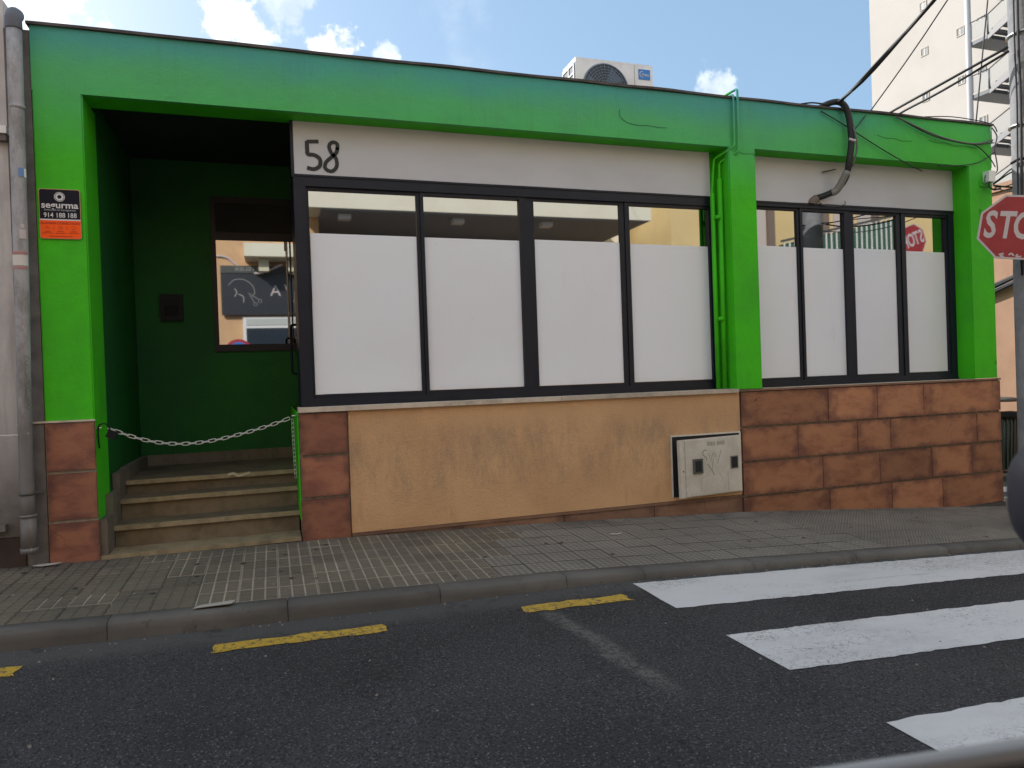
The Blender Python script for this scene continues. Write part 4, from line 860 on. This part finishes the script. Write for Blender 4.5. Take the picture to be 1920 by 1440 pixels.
# ------------------------------------------------------------------ street opposite (seen in the windows)
OB = empty('opposite_building', (0,-10.6,0), 'cream and apricot building across the street, mirrored in the windows', 'building')
box('wall', APRI, OB, -9,1.2,-6,0,-2,7.5); box('upper_wall', CREAMY, OB, 1.2,10.3,-6,-1.9,3.94,7.5); box('lower_wall', APRI, OB, 1.2,10.3,-6,-2.2,-2,3.92)
box('balcony_slab', CREAMY, OB, .75,9.48,-1.88,1.0,3.945,4.36); box('balcony_soffit', simple('dark_soffit',(.24,.26,.30),.9), OB, 1.2,9.40,-1.88,.96,3.915,3.943)
box('balcony_slab', CREAMY, OB, -.55,.70,.01,1.0,3.45,3.80)
box('dark_fascia', simple('shop_fascia_dark',(.05,.055,.065),.7), OB, 1.3,9.0,-2.19,-2.0,2.9,3.85)
for x in (1.75,4.45,6.75):
    l = box('ceiling_lamp', WHITEP, OB, x-.14,x+.14,.35,.62,3.80,3.912, bev=.01)
box('coping_strip', WHITEP, OB, 2.9,9.3,.96,1.02,4.365,4.39)
box('roller_shutter', simple('shutter_grey',(.30,.30,.31),.5), OB, 1.6,4.2,-2.18,-2.1,-1.3,1.3)
box('window', WHITEP, OB, -.66,1.0,.005,.06,-1.3,1.93); box('pane', simple('opposite_pane',(.03,.04,.055),.2), OB, -.58,.92,.0605,.07,-1.2,1.62)
box('roller_shutter', simple('shutter_pale',(.5,.53,.5),.5), OB, -.58,.92,.0605,.075,1.70,1.88)
B().tube([(-1.3,.03,3.6),(-1.0,.03,3.55),(-.7,.04,3.28),(-.4,.05,3.15),(-.1,.4,3.1),(.4,.6,3.3)],.03,8).build('wall_cable', OLDW, OB)
box('wall_box', simple('cream_box',(.66,.62,.45),.6), OB, -.20,.06,.5,.7,3.10,3.44)
BS = empty('shop_board', (-.15,-10.5,2.6), 'dark hairdresser board with scissors emblem mirrored in the entrance window', 'sign')
box('board', simple('board_dark',(.035,.038,.045),.35), BS, -1.04,1.1,-.04,.04,-.62,.52); box('board_edge', GREYP, BS, -1.04,1.1,.041,.06,.52,.72)
mB = lambda x,z: Matrix.Translation((x,.052,z)) @ Matrix.Rotation(R(180),4,'Z') @ Matrix.Rotation(R(90),4,'X')
SB = simple('board_print',(.30,.30,.29),.5)
text('lettering','A',.42,mB(.36,.03),OLDW,BS,.002,.001); text('lettering','V',.42,mB(.72,.05),OLDW,BS,.002,.001); text('lettering','ATELIER',.14,mB(-.35,.62),SB,BS,0,.012,1.3)
TB = lambda u,v,w:(u,.043+w,v)
b = B(); stroke([(-.85,.18),(-.70,.33),(-.45,.34),(-.25,.2),(-.18,0),(-.25,-.12)],.018,TB,.004,b); stroke([(-.35,-.02),(-.2,-.12),(-.08,-.2)],.015,TB,.004,b); stroke([(-.32,-.08),(-.25,-.18),(-.2,-.28)],.015,TB,.004,b); stroke([(-.70,.10),(-.64,.0),(-.70,-.12)],.03,TB,.004,b); stroke([(-.60,-.05),(-.48,-.12),(-.47,-.28)],.03,TB,.004,b)
for cx_,cz_ in ((-.05,-.24),(-.17,-.33)): stroke([(cx_+.045*math.cos(a),cz_+.045*math.sin(a)) for a in [k*math.pi/4 for k in range(9)]],.012,TB,.004,b)
b.build('emblem', SB, BS)
NP = empty('no_parking_sign', (-.69,-5.95-.0,0), 'round blue and red no parking sign mirrored low in the entrance window', 'sign')
NP.location = (-.66,-6.95,.80)
disc = lambda r: [(r*math.cos(k*math.pi/16),r*math.sin(k*math.pi/16)) for k in range(32)]
B().prism(disc(.30),lambda u,v,w:(u,w,v),.006).build('plate', simple('no_parking_red',(.42,.03,.05),.5), NP); B().prism(disc(.235),lambda u,v,w:(u,w+.0062,v),.002).build('blue_face', simple('no_parking_blue',(.05,.17,.50),.5), NP)
stroke([(.17,-.17),(-.17,.17)],.055,lambda u,v,w:(u,.0085+w,v),.002,sm=0).build('slash', bpy.data.materials['no_parking_red'], NP); B().tube([(0,-.03,-2.25),(0,-.03,.25)],.03,10,sm=0).build('post', STEEL, NP)
# yellow house and balustrade mirrored in the right window
YH = empty('yellow_house', (12,-10.5,0), 'yellow house across the street mirrored in the right window', 'building')
box('wall', simple('yellow_wall',(.72,.55,.27),.8,0,(1.5,(.66,.50,.24))), YH, -1.4,9,-6,0,-2.2,7.5)
for x in (1.75,3.7,4.6,5.6): box('pilaster', simple('brown_trim',(.20,.15,.12),.7) if 'brown_trim' not in bpy.data.materials else bpy.data.materials['brown_trim'], YH, x,x+.22,.005,.12,-2,6)
for x in (1.2,3.1,4.15,5.05): box('shutter', simple('pale_shutter',(.55,.48,.44),.6) if 'pale_shutter' not in bpy.data.materials else bpy.data.materials['pale_shutter'], YH, x,x+.5,.004,.06,1.5,5.2)
FN = empty('balustrade', (13.38,-9.30,3.47), 'slanting green and white barred balustrade mirrored in the right window', 'railing')
n = 24
for k in range(n):
    x = k*.178; z = x*.215; box('baluster', WHITEP, FN, x-.015,x+.015,-.015,.015,z-1.5,z-.02)
B().hexa([(-.1,-.03,-.04),(4.1,-.03,.86),(4.1,.03,.86),(-.1,.03,-.04),(-.1,-.03,.02),(4.1,-.03,.92),(4.1,.03,.92),(-.1,.03,.02)]).build('handrail', GREYP, FN)
B().hexa([(-.1,-.10,-1.9),(4.1,-.10,-1.9),(4.1,-.06,-1.9),(-.1,-.06,-1.9),(-.1,-.10,-.1),(4.1,-.10,.80),(4.1,-.06,.80),(-.1,-.06,-.1)]).build('back_panel', simple('green_panel',(.03,.10,.06),.6), FN)
box('support', GREYP, FN, -.1,4.1,-.3,-.2,-5.3,-1.95)
S2,_ = stop_sign((17.60,-8.98,3.55), Vector((-.94,0,-.34)), Vector((-.34,0,.94)), Vector((0,-1,0)), 'second red STOP sign, seen only mirrored in the right window'); S2.scale = (1.5,1.5,1.5)
o = B().tube([(17.60,-9.12,-2.05),(17.60,-9.12,3.6)],.035,10,sm=0).build('sign_post', STEEL); tag(o,'steel post that carries the mirrored second stop sign','pole')
# ------------------------------------------------------------------ the car the picture is taken from
CR = empty('parked_car', (.2,-6.6,rz(0)), 'dark car seen only by its door sill and side mirror at the lower right', 'car')
off = -rz(0); C0 = Vector((.2,-6.6,rz(0)))
def L3(p): return tuple(Vector(p)-C0)
d = Vector((.196,-.027,0)).normalized(); nrm = Vector((d.y,-d.x,0)); nrm = Vector((-d.y,d.x,0))
P0 = Vector((.366,-5.955,-.314))
prof = [(-.06,-.10),(-.045,-.012),(-.02,.0),(.004,-.003),(.012,-.016),(.0,-.03)]
seal = B(); seal.tube([L3(P0+d*t) for t in (-1.0,-.5,0,.3,.75)],.0105,12,sm=0); seal.build('window_strip', simple('brushed_trim',(.14,.15,.16),.4,.2), CR)
dp = B()
P = []
secs = [(.030,-.012),(.075,-.10),(.11,-.30),(.10,-.60),(.06,-.85)]
for t in (-1.0,.75):
    base = P0+d*t; P.append([base+nrm*0.012*0+nrm*s_[0]*1.0+Vector((0,0,s_[1])) for s_ in secs]+[base-nrm*.05+Vector((0,0,s_[1])) for s_ in secs[::-1]])
V = [[dp.bm.verts.new(L3(p)) for p in q] for q in P]; m_ = len(V[0])
for k in range(m_): dp.bm.faces.new((V[0][k],V[0][(k+1)%m_],V[1][(k+1)%m_],V[1][k]))
dp.bm.faces.new(V[0][::-1]); dp.bm.faces.new(V[1]); dp.build('door_panel', simple('dark_car_paint',(.012,.016,.024),.3), CR)
ib = B(); ib.hexa([L3(P0+d*t-nrm*a+Vector((0,0,z))) for z in (-.16,-.016) for t,a in ((-1,.09),(.75,.09),(.75,.012),(-1,.012))]); ib.bev(.012,2).build('inner_sill', simple('dark_trim',(.015,.018,.024),.6), CR)
mc = Vector((.958,-5.806,-.178))
bm_ = bmesh.new(); bmesh.ops.create_icosphere(bm_, subdivisions=4, radius=1)
for v in bm_.verts:
    x,y,z = v.co; sgn = lambda a: (abs(a)**.72)*(1 if a>0 else -1)
    v.co = Vector((sgn(x)*.085, sgn(y)*.12, sgn(z)*.078*(1-.15*x)))
for f in bm_.faces: f.smooth = True
me = bpy.data.meshes.new('side_mirror'); bm_.to_mesh(me); bm_.free(); o = link(me,'side_mirror',CR,simple('mirror_housing',(.004,.005,.010),.55,0,None,None,.25)); o.location = mc-C0; o.rotation_euler = (0,0,R(-20))
B().tube([L3(mc+Vector((0,-.03,-.05))),L3(mc+Vector((-.0,-.10,-.13))),L3(P0+d*.55)],.03,10).build('mirror_arm', bpy.data.materials['mirror_housing'], CR)
